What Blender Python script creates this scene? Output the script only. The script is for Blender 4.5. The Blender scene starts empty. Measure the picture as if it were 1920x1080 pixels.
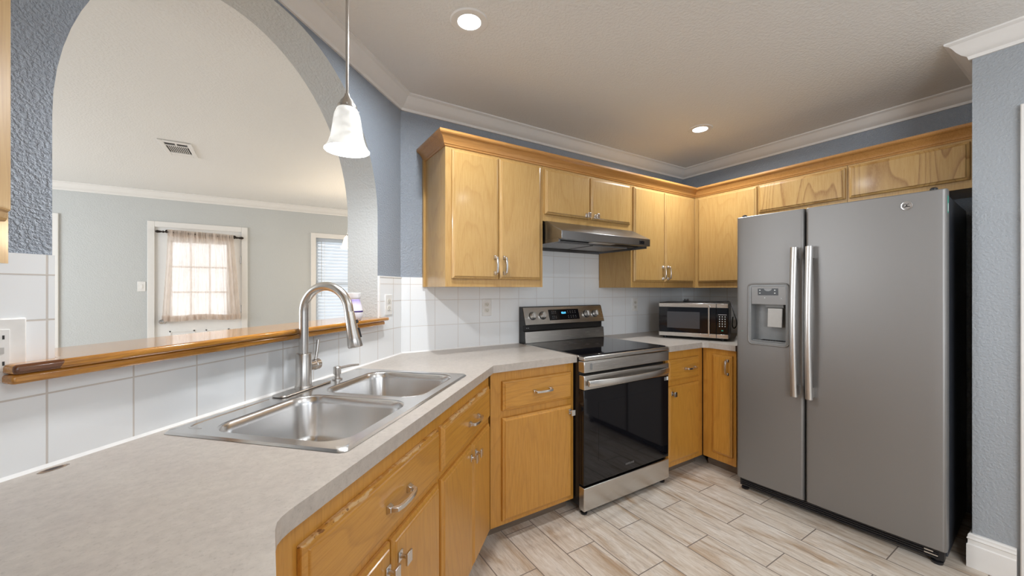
import bpy, bmesh, math, random
from mathutils import Vector, Matrix
C = bpy.context.scene.collection
S = bpy.context.scene
PI = math.pi
def R(a): return math.radians(a)

# ------------------------------------------------------------------ camera, world, exposure
F_PX, YAW, CY, H = 726.0, 57.9, 543.0, 1.297
cam_d = bpy.data.cameras.new('camera')
cam_d.sensor_width = 36.0
cam_d.lens = 36.0 * F_PX / 1920.0
cam_d.shift_y = (CY - 540.0) / 1920.0
cam_d.clip_start = 0.02
cam = bpy.data.objects.new('camera', cam_d); C.objects.link(cam)
cam.location = (0, 0, H); cam.rotation_euler = (R(90), 0, R(YAW - 90))
S.camera = cam
S.view_settings.view_transform = 'Standard'
S.view_settings.look = 'None'
S.view_settings.gamma = 1.0
S.view_settings.use_curve_mapping = False
S.view_settings.exposure = 0.42
S.cycles.use_denoising = True
S.cycles.max_bounces = 10
S.cycles.diffuse_bounces = 6
S.cycles.sample_clamp_indirect = 6.0
S.cycles.caustics_reflective = False
S.cycles.caustics_refractive = False

world = bpy.data.worlds.new('daylight'); S.world = world
world.use_nodes = True
bg = world.node_tree.nodes['Background']
bg.inputs['Color'].default_value = (0.95, 0.975, 1.0, 1)
bg.inputs['Strength'].default_value = 1.55

def area(name, loc, rot, sx, sy, power, col=(1, 1, 1), shape='RECTANGLE', spread=180):
    d = bpy.data.lights.new(name, 'AREA'); d.shape = shape; d.size = sx; d.size_y = sy
    d.energy = power; d.color = col; d.spread = R(spread)
    o = bpy.data.objects.new(name, d); C.objects.link(o); o.location = loc; o.rotation_euler = rot
    return o
def point(name, loc, power, col=(1, 1, 1), rad=0.03):
    d = bpy.data.lights.new(name, 'POINT'); d.energy = power; d.color = col; d.shadow_soft_size = rad
    o = bpy.data.objects.new(name, d); C.objects.link(o); o.location = loc
    return o
# daylight through the windows: behind the camera, and in the next room
area('daylight_rear', (1.2, -2.92, 1.45), (R(90), 0, 0), 2.0, 1.25, 4, (0.90, 0.95, 1.0))
area('daylight_left', (-0.77, -2.0, 1.50), (R(90), 0, R(-90)), 1.4, 1.2, 62, (0.90, 0.95, 1.0))
area('daylight_side', (-4.62, 3.9, 1.5), (R(90), 0, R(-90)), 2.6, 1.5, 88, (0.88, 0.94, 1.0))
area('daylight_dining', (4.62, 4.3, 1.5), (R(90), 0, R(90)), 1.6, 1.3, 40, (1.0, 0.96, 0.90))

# ------------------------------------------------------------------ materials
MATS = {}
def nmat(name):
    m = bpy.data.materials.new(name); m.use_nodes = True
    nt = m.node_tree; MATS[name] = m
    return m, nt, nt.nodes['Principled BSDF']
def N(nt, t, **kw):
    n = nt.nodes.new(t)
    for k, v in kw.items():
        if k in n.inputs: n.inputs[k].default_value = v
        else: setattr(n, k, v)
    return n
def ramp(nt, fac, stops, interp='LINEAR'):
    r = nt.nodes.new('ShaderNodeValToRGB'); e = r.color_ramp.elements
    r.color_ramp.interpolation = interp
    while len(e) < len(stops): e.new(0.5)
    for i, (p, c) in enumerate(stops):
        e[i].position = p; e[i].color = (*c, 1) if len(c) == 3 else c
    nt.links.new(fac, r.inputs[0])
    return r
def mathn(nt, op, a, b=None):
    n = nt.nodes.new('ShaderNodeMath'); n.operation = op
    for i, v in enumerate((a, b)):
        if v is None: continue
        if isinstance(v, (int, float)): n.inputs[i].default_value = v
        else: nt.links.new(v, n.inputs[i])
    return n.outputs[0]
def mixc(nt, fac, a, b, mode='MIX'):
    n = nt.nodes.new('ShaderNodeMix'); n.data_type = 'RGBA'; n.blend_type = mode
    for s, v in ((0, fac), (6, a), (7, b)):
        if isinstance(v, (int, float)): n.inputs[s].default_value = v
        elif isinstance(v, tuple): n.inputs[s].default_value = (*v, 1) if len(v) == 3 else v
        else: nt.links.new(v, n.inputs[s])
    return n.outputs[2]
def coords(nt, scale=(1, 1, 1), rnd=0.0, loc=(0, 0, 0)):
    tc = nt.nodes.new('ShaderNodeTexCoord'); mp = nt.nodes.new('ShaderNodeMapping')
    mp.inputs['Scale'].default_value = scale; mp.inputs['Location'].default_value = loc
    nt.links.new(tc.outputs['Object'], mp.inputs[0])
    if rnd:
        oi = nt.nodes.new('ShaderNodeObjectInfo'); va = nt.nodes.new('ShaderNodeVectorMath'); va.operation = 'ADD'
        s = mathn(nt, 'MULTIPLY', oi.outputs['Random'], rnd)
        nt.links.new(tc.outputs['Object'], va.inputs[0]); nt.links.new(s, va.inputs[1])
        nt.links.new(va.outputs[0], mp.inputs[0])
    return mp.outputs[0]
def noise(nt, vec, scale, detail=3.0, rough=0.55, dist=0.0):
    n = N(nt, 'ShaderNodeTexNoise'); n.inputs['Scale'].default_value = scale
    n.inputs['Detail'].default_value = detail; n.inputs['Roughness'].default_value = rough
    n.inputs['Distortion'].default_value = dist
    nt.links.new(vec, n.inputs['Vector']); return n.outputs[0]
def bump(nt, p, h, strength, dist):
    b = N(nt, 'ShaderNodeBump'); b.inputs['Strength'].default_value = strength; b.inputs['Distance'].default_value = dist
    nt.links.new(h, b.inputs['Height']); nt.links.new(b.outputs[0], p.inputs['Normal'])

def plain(name, col, rough=0.5, metal=0.0, spec=0.5, coat=0.0, emit=None, es=0.0, var=0.04, vs=30):
    m, nt, p = nmat(name)
    v = noise(nt, coords(nt), vs, 2)
    c = ramp(nt, v, [(0.3, tuple(max(0, x * (1 - var)) for x in col)), (0.7, tuple(min(1, x * (1 + var)) for x in col))])
    nt.links.new(c.outputs[0], p.inputs['Base Color'])
    p.inputs['Roughness'].default_value = rough; p.inputs['Metallic'].default_value = metal
    p.inputs['Specular IOR Level'].default_value = spec; p.inputs['Coat Weight'].default_value = coat
    if emit: p.inputs['Emission Color'].default_value = (*emit, 1); p.inputs['Emission Strength'].default_value = es
    return m
def paint(name, col, scale=110, strength=0.35, dist=0.0025, rough=0.55):
    m, nt, p = nmat(name); v = coords(nt)
    p.inputs['Base Color'].default_value = (*col, 1); p.inputs['Roughness'].default_value = rough
    a = noise(nt, v, scale, 2.5, 0.55)
    r = ramp(nt, a, [(0.40, (0, 0, 0)), (0.62, (1, 1, 1))])
    bump(nt, p, r.outputs[0], strength, dist)
    return m
def wood(name, axis, light, dark, line, rough=0.32, cath=0.55):
    m, nt, p = nmat(name)
    sc = {'x': (1.0, 22, 22), 'z': (22, 22, 1.0), 'y': (22, 1.0, 22)}[axis]
    v = coords(nt, sc, rnd=37.0)
    fine = noise(nt, v, 9.0, 5, 0.7)
    base = ramp(nt, fine, [(0.30, dark), (0.58, light)])
    sc2 = {'x': (0.55, 4.2, 4.2), 'z': (4.2, 4.2, 0.55), 'y': (4.2, 0.55, 4.2)}[axis]
    v2 = coords(nt, sc2, rnd=37.0)
    big = noise(nt, v2, 0.9, 1.5, 0.45)
    rings = mathn(nt, 'FRACT', mathn(nt, 'MULTIPLY', big, 22.0))
    rr = ramp(nt, rings, [(0.0, (1, 1, 1)), (0.16, (0.35, 0.35, 0.35)), (0.45, (0, 0, 0)), (0.92, (0, 0, 0)), (1.0, (1, 1, 1))])
    pores = noise(nt, coords(nt, tuple(a * 3 for a in sc), rnd=37.0), 14.0, 2, 0.6)
    pr = ramp(nt, pores, [(0.35, (0.25, 0.25, 0.25)), (0.5, (1, 1, 1))])
    f = mathn(nt, 'MULTIPLY', mathn(nt, 'MULTIPLY', rr.outputs[0], pr.outputs[0]), cath)
    c = mixc(nt, f, base.outputs[0], line)
    tone = noise(nt, coords(nt, (1, 1, 1), rnd=37.0), 2.2, 2)
    c = mixc(nt, mathn(nt, 'MULTIPLY', tone, 0.25), c, dark)
    nt.links.new(c, p.inputs['Base Color'])
    p.inputs['Roughness'].default_value = rough
    p.inputs['Coat Weight'].default_value = 0.25; p.inputs['Coat Roughness'].default_value = 0.12
    bump(nt, p, fine, 0.05, 0.001)
    return m
def brushed(name, col, rough, axis='x', amt=0.012, metal=1.0):
    m, nt, p = nmat(name)
    sc = {'x': (1.5, 160, 160), 'z': (160, 160, 1.5), 'y': (160, 1.5, 160)}[axis]
    n = noise(nt, coords(nt, sc), 4.0, 2)
    c = ramp(nt, n, [(0.25, tuple(x * 0.99 for x in col)), (0.75, col)])
    nt.links.new(c.outputs[0], p.inputs['Base Color'])
    r = ramp(nt, n, [(0.2, (rough - amt / 2,) * 3), (0.8, (rough + amt / 2,) * 3)])
    nt.links.new(r.outputs[0], p.inputs['Roughness'])
    p.inputs['Metallic'].default_value = metal
    return m
def tile(name, col, grout, w, h, ou=0.0, ov=0.0, mortar=0.0022, axes=(0, 2)):
    m, nt, p = nmat(name)
    tc = nt.nodes.new('ShaderNodeTexCoord'); se = nt.nodes.new('ShaderNodeSeparateXYZ'); co = nt.nodes.new('ShaderNodeCombineXYZ')
    nt.links.new(tc.outputs['Object'], se.inputs[0])
    nt.links.new(mathn(nt, 'ADD', se.outputs[axes[0]], -ou + 40 * w), co.inputs[0])
    nt.links.new(mathn(nt, 'ADD', se.outputs[axes[1]], -ov + 40 * h), co.inputs[1])
    b = N(nt, 'ShaderNodeTexBrick'); b.offset = 0.0; b.squash = 1.0
    nt.links.new(co.outputs[0], b.inputs['Vector'])
    for k, vv in (('Scale', 1.0), ('Mortar Size', mortar), ('Mortar Smooth', 0.3), ('Bias', 0.0), ('Brick Width', w), ('Row Height', h)):
        b.inputs[k].default_value = vv
    b.inputs['Color1'].default_value = (*col, 1); b.inputs['Color2'].default_value = (*[x * 0.97 for x in col], 1)
    b.inputs['Mortar'].default_value = (*grout, 1)
    nt.links.new(b.outputs['Color'], p.inputs['Base Color'])
    rr = ramp(nt, b.outputs['Fac'], [(0.0, (0.10,) * 3), (1.0, (0.7,) * 3)])
    nt.links.new(rr.outputs[0], p.inputs['Roughness'])
    inv = mathn(nt, 'SUBTRACT', 1.0, b.outputs['Fac'])
    wv = noise(nt, coords(nt), 7.0, 1)
    bump(nt, p, mathn(nt, 'ADD', inv, mathn(nt, 'MULTIPLY', wv, 0.5)), 0.35, 0.0015)
    return m

M = {}
M['wall_blue'] = paint('slate blue wall paint', (0.300, 0.340, 0.395), 135, 0.6, 0.0035, 0.45)
M['wall_grey'] = paint('pale grey wall paint', (0.53, 0.545, 0.54), 90, 0.35, 0.003, 0.5)
M['wall_stub'] = paint('mid grey wall paint', (0.33, 0.355, 0.38), 90, 0.4, 0.003, 0.42)
M['ceiling'] = paint('beige ceiling paint', (0.79, 0.785, 0.765), 80, 0.35, 0.0025, 0.5)
M['white'] = plain('white trim paint', (0.77, 0.755, 0.73), 0.35, var=0.008)
M['door_white'] = plain('white door paint', (0.80, 0.80, 0.79), 0.4, var=0.008)
OL, OD, OK = (0.52, 0.328, 0.122), (0.43, 0.245, 0.074), (0.33, 0.155, 0.040)
M['oak_z'] = wood('honey oak upright grain', 'z', OL, OD, OK, cath=0.30)
M['oak_bold'] = wood('honey oak bold arched grain', 'z', OL, OD, (0.24, 0.10, 0.025), cath=0.85)
M['oak_x'] = wood('honey oak level grain', 'x', OL, OD, OK, cath=0.45)
BL, BD = (0.58, 0.285, 0.052), (0.47, 0.208, 0.029)  # base cabinet oak, deeper and more saturated orange than the wall cabinets
M['amber_z'] = wood('amber oak upright grain', 'z', BL, BD, (0.30, 0.125, 0.025), cath=0.30)
M['amber_x'] = wood('amber oak level grain', 'x', BL, BD, (0.30, 0.125, 0.025), cath=0.40)
M['oak_y'] = wood('honey oak moulding grain', 'x', (0.52, 0.265, 0.080), (0.40, 0.175, 0.042), OK, cath=0.3)
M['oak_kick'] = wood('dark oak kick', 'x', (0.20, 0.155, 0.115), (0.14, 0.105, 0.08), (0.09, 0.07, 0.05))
M['steel'] = brushed('brushed stainless steel', (0.62, 0.60, 0.57), 0.27, 'x')
M['steel_z'] = brushed('satin nickel', (0.60, 0.575, 0.545), 0.27, 'z')
M['handle_steel'] = brushed('satin stainless handle', (0.66, 0.65, 0.635), 0.36, 'z')
M['sink_steel'] = brushed('sink stainless steel', (0.72, 0.71, 0.70), 0.24, 'x', 0.03)
M['chrome'] = plain('polished nickel', (0.70, 0.69, 0.68), 0.24, 1.0, var=0.01)
M['slate'] = brushed('matte slate finish', (0.255, 0.247, 0.24), 0.46, 'x', 0.03, 0.6)
M['hood_steel'] = brushed('smoky stainless steel', (0.27, 0.27, 0.275), 0.30, 'x')
M['black'] = plain('black plastic', (0.012, 0.012, 0.014), 0.35)
M['black_gloss'] = plain('black glass', (0.004, 0.004, 0.006), 0.05, 0, 0.5)
M['range_side'] = plain('black enamel', (0.014, 0.013, 0.013), 0.25)
M['dark_metal'] = plain('dark bronze metal', (0.035, 0.028, 0.024), 0.35, 0.7)
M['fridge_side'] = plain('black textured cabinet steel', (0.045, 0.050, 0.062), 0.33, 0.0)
M['grey_plastic'] = plain('grey plastic', (0.22, 0.225, 0.225), 0.35)
M['grey_light'] = plain('pale grey plastic', (0.50, 0.49, 0.47), 0.3)
M['plate'] = plain('white wall plate plastic', (0.80, 0.79, 0.77), 0.28)
M['slot'] = plain('dark slot', (0.02, 0.02, 0.02), 0.6)
M['recept'] = plain('ivory receptacle face', (0.70, 0.68, 0.62), 0.3)
M['filter'] = plain('grey filter mesh', (0.34, 0.34, 0.34), 0.45, 0.6, var=0.35, vs=400)
M['caulk'] = plain('white caulk', (0.82, 0.82, 0.81), 0.5)
M['purple'] = plain('purple glaze', (0.06, 0.03, 0.16), 0.2)
M['green'] = plain('green sticker paper', (0.03, 0.42, 0.30), 0.5)
M['sticker'] = plain('white sticker paper', (0.8, 0.82, 0.8), 0.5)
M['pad_text'] = plain('pale print', (0.6, 0.62, 0.62), 0.5)
M['cord'] = plain('black rubber cord', (0.012, 0.012, 0.013), 0.45)
M['vent_dark'] = plain('dark duct', (0.015, 0.013, 0.012), 0.7)
M['lens'] = plain('lit lamp lens', (1, 1, 1), 0.4, emit=(0.95, 0.97, 1.0), es=9.0)
M['clock'] = plain('lit blue clock digits', (0, 0, 0), 0.4, emit=(0.10, 0.55, 1.0), es=3.0)
M['oven_text'] = plain('grey print on glass', (0.20, 0.20, 0.20), 0.4)
M['tile_a'] = tile('white glazed tile', (0.84, 0.86, 0.875), (0.60, 0.56, 0.52), 0.1593, 0.159, -0.256, 0.914)
M['tile_b'] = tile('white glazed tile beside range', (0.84, 0.86, 0.875), (0.66, 0.64, 0.62), 0.1575, 0.159, 0.727, 0.914)
M['tile_c'] = tile('white glazed tile at right', (0.84, 0.86, 0.875), (0.60, 0.56, 0.52), 0.1575, 0.159, 0.0, 0.914, axes=(1, 2))

def mk_counter():
    m, nt, p = nmat('beige grey stone laminate'); v = coords(nt)
    a = noise(nt, v, 9.0, 5, 0.6); b = noise(nt, v, 160.0, 4, 0.7); c = noise(nt, v, 55.0, 3, 0.6)
    base = ramp(nt, a, [(0.3, (0.465, 0.420, 0.382)), (0.7, (0.505, 0.462, 0.415))])
    sp = ramp(nt, b, [(0.28, (0.80, 0.79, 0.78)), (0.45, (1, 1, 1)), (0.62, (1, 1, 1)), (0.76, (1.14, 1.14, 1.14))])
    sp2 = ramp(nt, c, [(0.3, (0.90, 0.89, 0.88)), (0.7, (1.06, 1.05, 1.04))])
    col = mixc(nt, 1.0, mixc(nt, 1.0, base.outputs[0], sp.outputs[0], 'MULTIPLY'), sp2.outputs[0], 'MULTIPLY')
    nt.links.new(col, p.inputs['Base Color']); p.inputs['Roughness'].default_value = 0.32
    bump(nt, p, b, 0.04, 0.001)
    return m
M['counter'] = mk_counter()

def mk_floor():
    m, nt, p = nmat('wood look plank tile')
    tc = nt.nodes.new('ShaderNodeTexCoord'); se = nt.nodes.new('ShaderNodeSeparateXYZ'); co = nt.nodes.new('ShaderNodeCombineXYZ')
    nt.links.new(tc.outputs['Object'], se.inputs[0])
    nt.links.new(mathn(nt, 'ADD', se.outputs[1], -0.338 + 0.564 * 20), co.inputs[0])
    nt.links.new(mathn(nt, 'ADD', se.outputs[0], 0.036 + 0.182 * 40), co.inputs[1])
    b = N(nt, 'ShaderNodeTexBrick'); b.offset = 0.5; b.offset_frequency = 2
    nt.links.new(co.outputs[0], b.inputs['Vector'])
    for k, vv in (('Scale', 1.0), ('Mortar Size', 0.0027), ('Mortar Smooth', 0.2), ('Bias', 0.0), ('Brick Width', 0.564), ('Row Height', 0.182)):
        b.inputs[k].default_value = vv
    b.inputs['Color1'].default_value = (0, 0, 0, 1); b.inputs['Color2'].default_value = (1, 1, 1, 1); b.inputs['Mortar'].default_value = (0.5, 0.5, 0.5, 1)
    off = nt.nodes.new('ShaderNodeVectorMath'); off.operation = 'MULTIPLY_ADD'
    nt.links.new(b.outputs['Color'], off.inputs[0]); off.inputs[1].default_value = (31, 17, 9); nt.links.new(tc.outputs['Object'], off.inputs[2])
    def mp(sc):
        n = nt.nodes.new('ShaderNodeMapping'); n.inputs['Scale'].default_value = sc; nt.links.new(off.outputs[0], n.inputs[0]); return n.outputs[0]
    g = noise(nt, mp((15, 1.9, 1)), 3.0, 7, 0.72, 0.9)
    patch = noise(nt, mp((5, 1.1, 1)), 1.6, 4, 0.6, 0.8)
    c1 = ramp(nt, g, [(0.25, (0.34, 0.265, 0.200)), (0.45, (0.55, 0.475, 0.400)), (0.68, (0.70, 0.650, 0.590))])
    c2 = ramp(nt, patch, [(0.32, (0.70, 0.56, 0.42)), (0.47, (1, 0.98, 0.95)), (0.72, (1.1, 1.12, 1.14))])
    c = mixc(nt, 1.0, c1.outputs[0], c2.outputs[0], 'MULTIPLY')
    kn = noise(nt, mp((9, 3.0, 1)), 3.2, 3, 0.6, 1.2)
    kr = ramp(nt, kn, [(0.58, (0, 0, 0)), (0.70, (1, 1, 1))])
    c = mixc(nt, mathn(nt, 'MULTIPLY', kr.outputs[0], 0.35), c, (0.30, 0.27, 0.25))
    c = mixc(nt, b.outputs['Fac'], c, (0.20, 0.165, 0.14))
    nt.links.new(c, p.inputs['Base Color'])
    rr = ramp(nt, g, [(0.3, (0.30,) * 3), (0.7, (0.42,) * 3)]); nt.links.new(rr.outputs[0], p.inputs['Roughness'])
    bump(nt, p, mathn(nt, 'SUBTRACT', mathn(nt, 'MULTIPLY', g, 0.25), b.outputs['Fac']), 0.25, 0.0015)
    return m
M['floor'] = mk_floor()

def mk_worn():
    m = wood('amber oak with worn top edge', 'x', BL, BD, (0.30, 0.125, 0.025), cath=0.40)
    nt = m.node_tree; p = nt.nodes['Principled BSDF']
    src = p.inputs['Base Color'].links[0].from_socket
    tc = nt.nodes.new('ShaderNodeTexCoord'); se = nt.nodes.new('ShaderNodeSeparateXYZ'); nt.links.new(tc.outputs['Object'], se.inputs[0])
    n1 = noise(nt, coords(nt, (16, 16, 70)), 1.0, 4, 0.65); n2 = noise(nt, coords(nt, (3.2, 3.2, 3.2)), 1.6, 2)
    up = ramp(nt, se.outputs[2], [(0.790, (0, 0, 0)), (0.812, (1, 1, 1))])
    a = mathn(nt, 'MULTIPLY', mathn(nt, 'MULTIPLY', n1, up.outputs[0]), mathn(nt, 'ADD', n2, 0.45))
    f = ramp(nt, a, [(0.46, (0, 0, 0)), (0.52, (1, 1, 1))])
    c = mixc(nt, mathn(nt, 'MULTIPLY', f.outputs[0], 0.75), src, (0.66, 0.46, 0.25))
    d = noise(nt, coords(nt, (40, 40, 90), loc=(3, 1, 2)), 1.2, 3, 0.6)
    g = ramp(nt, mathn(nt, 'MULTIPLY', d, up.outputs[0]), [(0.62, (0, 0, 0)), (0.66, (1, 1, 1))])
    c = mixc(nt, mathn(nt, 'MULTIPLY', g.outputs[0], 0.8), c, (0.16, 0.05, 0.012))
    nt.links.new(c, p.inputs['Base Color'])
    return m
M['worn_x'] = mk_worn()

def mk_ledge():
    m = wood('glossy amber oak', 'x', (0.60, 0.275, 0.045), (0.35, 0.125, 0.014), (0.20, 0.075, 0.015), rough=0.16, cath=0.5)
    nt = m.node_tree; p = nt.nodes['Principled BSDF']
    src = p.inputs['Base Color'].links[0].from_socket
    tc = nt.nodes.new('ShaderNodeTexCoord'); se = nt.nodes.new('ShaderNodeSeparateXYZ'); nt.links.new(tc.outputs['Object'], se.inputs[0])
    n = noise(nt, tc.outputs['Object'], 60, 3)
    e = mathn(nt, 'ADD', mathn(nt, 'MULTIPLY', se.outputs[0], 1.0), mathn(nt, 'MULTIPLY', n, 0.03))
    zz = mathn(nt, 'GREATER_THAN', se.outputs[2], 1.127)
    f = mathn(nt, 'MULTIPLY', mathn(nt, 'LESS_THAN', e, -1.515), zz)
    yy = mathn(nt, 'LESS_THAN', se.outputs[1], -0.045)
    f = mathn(nt, 'MULTIPLY', f, yy)
    nt.links.new(mixc(nt, mathn(nt, 'MULTIPLY', f, 0.85), src, (0.085, 0.022, 0.008)), p.inputs['Base Color'])
    p.inputs['Coat Weight'].default_value = 0.6; p.inputs['Coat Roughness'].default_value = 0.05
    return m
M['ledge'] = mk_ledge()

def mk_glass_shade(name, col, es):
    m, nt, p = nmat(name)
    n = noise(nt, coords(nt), 16, 3, 0.6, 2.0)
    c = ramp(nt, n, [(0.38, tuple(x * 0.80 for x in col)), (0.55, col)])
    nt.links.new(c.outputs[0], p.inputs['Base Color'])
    p.inputs['Roughness'].default_value = 0.25
    nt.links.new(c.outputs[0], p.inputs['Emission Color']); p.inputs['Emission Strength'].default_value = es
    tr = N(nt, 'ShaderNodeBsdfTranslucent'); tr.inputs['Color'].default_value = (*col, 1)
    mx = N(nt, 'ShaderNodeMixShader'); mx.inputs[0].default_value = 0.015
    out = nt.nodes['Material Output']
    nt.links.new(p.outputs[0], mx.inputs[1]); nt.links.new(tr.outputs[0], mx.inputs[2]); nt.links.new(mx.outputs[0], out.inputs[0])
    return m
M['shade'] = mk_glass_shade('swirled white glass shade, lit', (0.95, 0.95, 0.92), 0.36)
M['shade_warm'] = mk_glass_shade('cream glass shade, lit', (1.0, 0.88, 0.68), 1.0)

def mk_sheer():
    m, nt, p = nmat('sheer beige curtain cloth')
    n = noise(nt, coords(nt, (1, 1, 0.15)), 40, 3)
    c = ramp(nt, n, [(0.3, (0.74, 0.65, 0.58)), (0.7, (0.88, 0.81, 0.75))])
    nt.links.new(c.outputs[0], p.inputs['Base Color']); p.inputs['Roughness'].default_value = 0.9
    tl = N(nt, 'ShaderNodeBsdfTranslucent'); nt.links.new(c.outputs[0], tl.inputs[0])
    tp = N(nt, 'ShaderNodeBsdfTransparent')
    a = N(nt, 'ShaderNodeMixShader'); a.inputs[0].default_value = 0.78
    b = N(nt, 'ShaderNodeMixShader'); b.inputs[0].default_value = 0.20
    nt.links.new(p.outputs[0], a.inputs[1]); nt.links.new(tl.outputs[0], a.inputs[2])
    nt.links.new(a.outputs[0], b.inputs[1]); nt.links.new(tp.outputs[0], b.inputs[2])
    nt.links.new(b.outputs[0], nt.nodes['Material Output'].inputs[0])
    return m
M['sheer'] = mk_sheer()
def mk_slat():
    m, nt, p = nmat('white vinyl slat')
    p.inputs['Base Color'].default_value = (0.82, 0.83, 0.84, 1); p.inputs['Roughness'].default_value = 0.4
    tl = N(nt, 'ShaderNodeBsdfTranslucent'); tl.inputs[0].default_value = (0.80, 0.84, 0.88, 1)
    a = N(nt, 'ShaderNodeMixShader'); a.inputs[0].default_value = 0.72
    nt.links.new(p.outputs[0], a.inputs[1]); nt.links.new(tl.outputs[0], a.inputs[2]); nt.links.new(a.outputs[0], nt.nodes['Material Output'].inputs[0])
    return m
M['slat'] = mk_slat()
def mk_pane():
    m, nt, p = nmat('clear window glass')
    tp = N(nt, 'ShaderNodeBsdfTransparent'); gl = N(nt, 'ShaderNodeBsdfGlossy'); gl.inputs['Roughness'].default_value = 0.02
    a = N(nt, 'ShaderNodeMixShader'); a.inputs[0].default_value = 0.05
    nt.links.new(tp.outputs[0], a.inputs[1]); nt.links.new(gl.outputs[0], a.inputs[2]); nt.links.new(a.outputs[0], nt.nodes['Material Output'].inputs[0])
    return m
M['pane'] = mk_pane()
def mk_warmer():
    m, nt, p = nmat('white and lilac ceramic')
    tc = nt.nodes.new('ShaderNodeTexCoord'); se = nt.nodes.new('ShaderNodeSeparateXYZ'); nt.links.new(tc.outputs['Object'], se.inputs[0])
    f = mathn(nt, 'DIVIDE', se.outputs[2], 0.135)
    r = ramp(nt, f, [(0.0, (0.78, 0.74, 0.78)), (0.33, (0.80, 0.77, 0.82)), (0.55, (0.74, 0.70, 0.84)), (0.74, (0.36, 0.28, 0.62)), (0.78, (0.80, 0.79, 0.82)), (1.0, (0.85, 0.84, 0.85))])
    nt.links.new(r.outputs[0], p.inputs['Base Color']); p.inputs['Roughness'].default_value = 0.25
    return m
M['warmer'] = mk_warmer()

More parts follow.
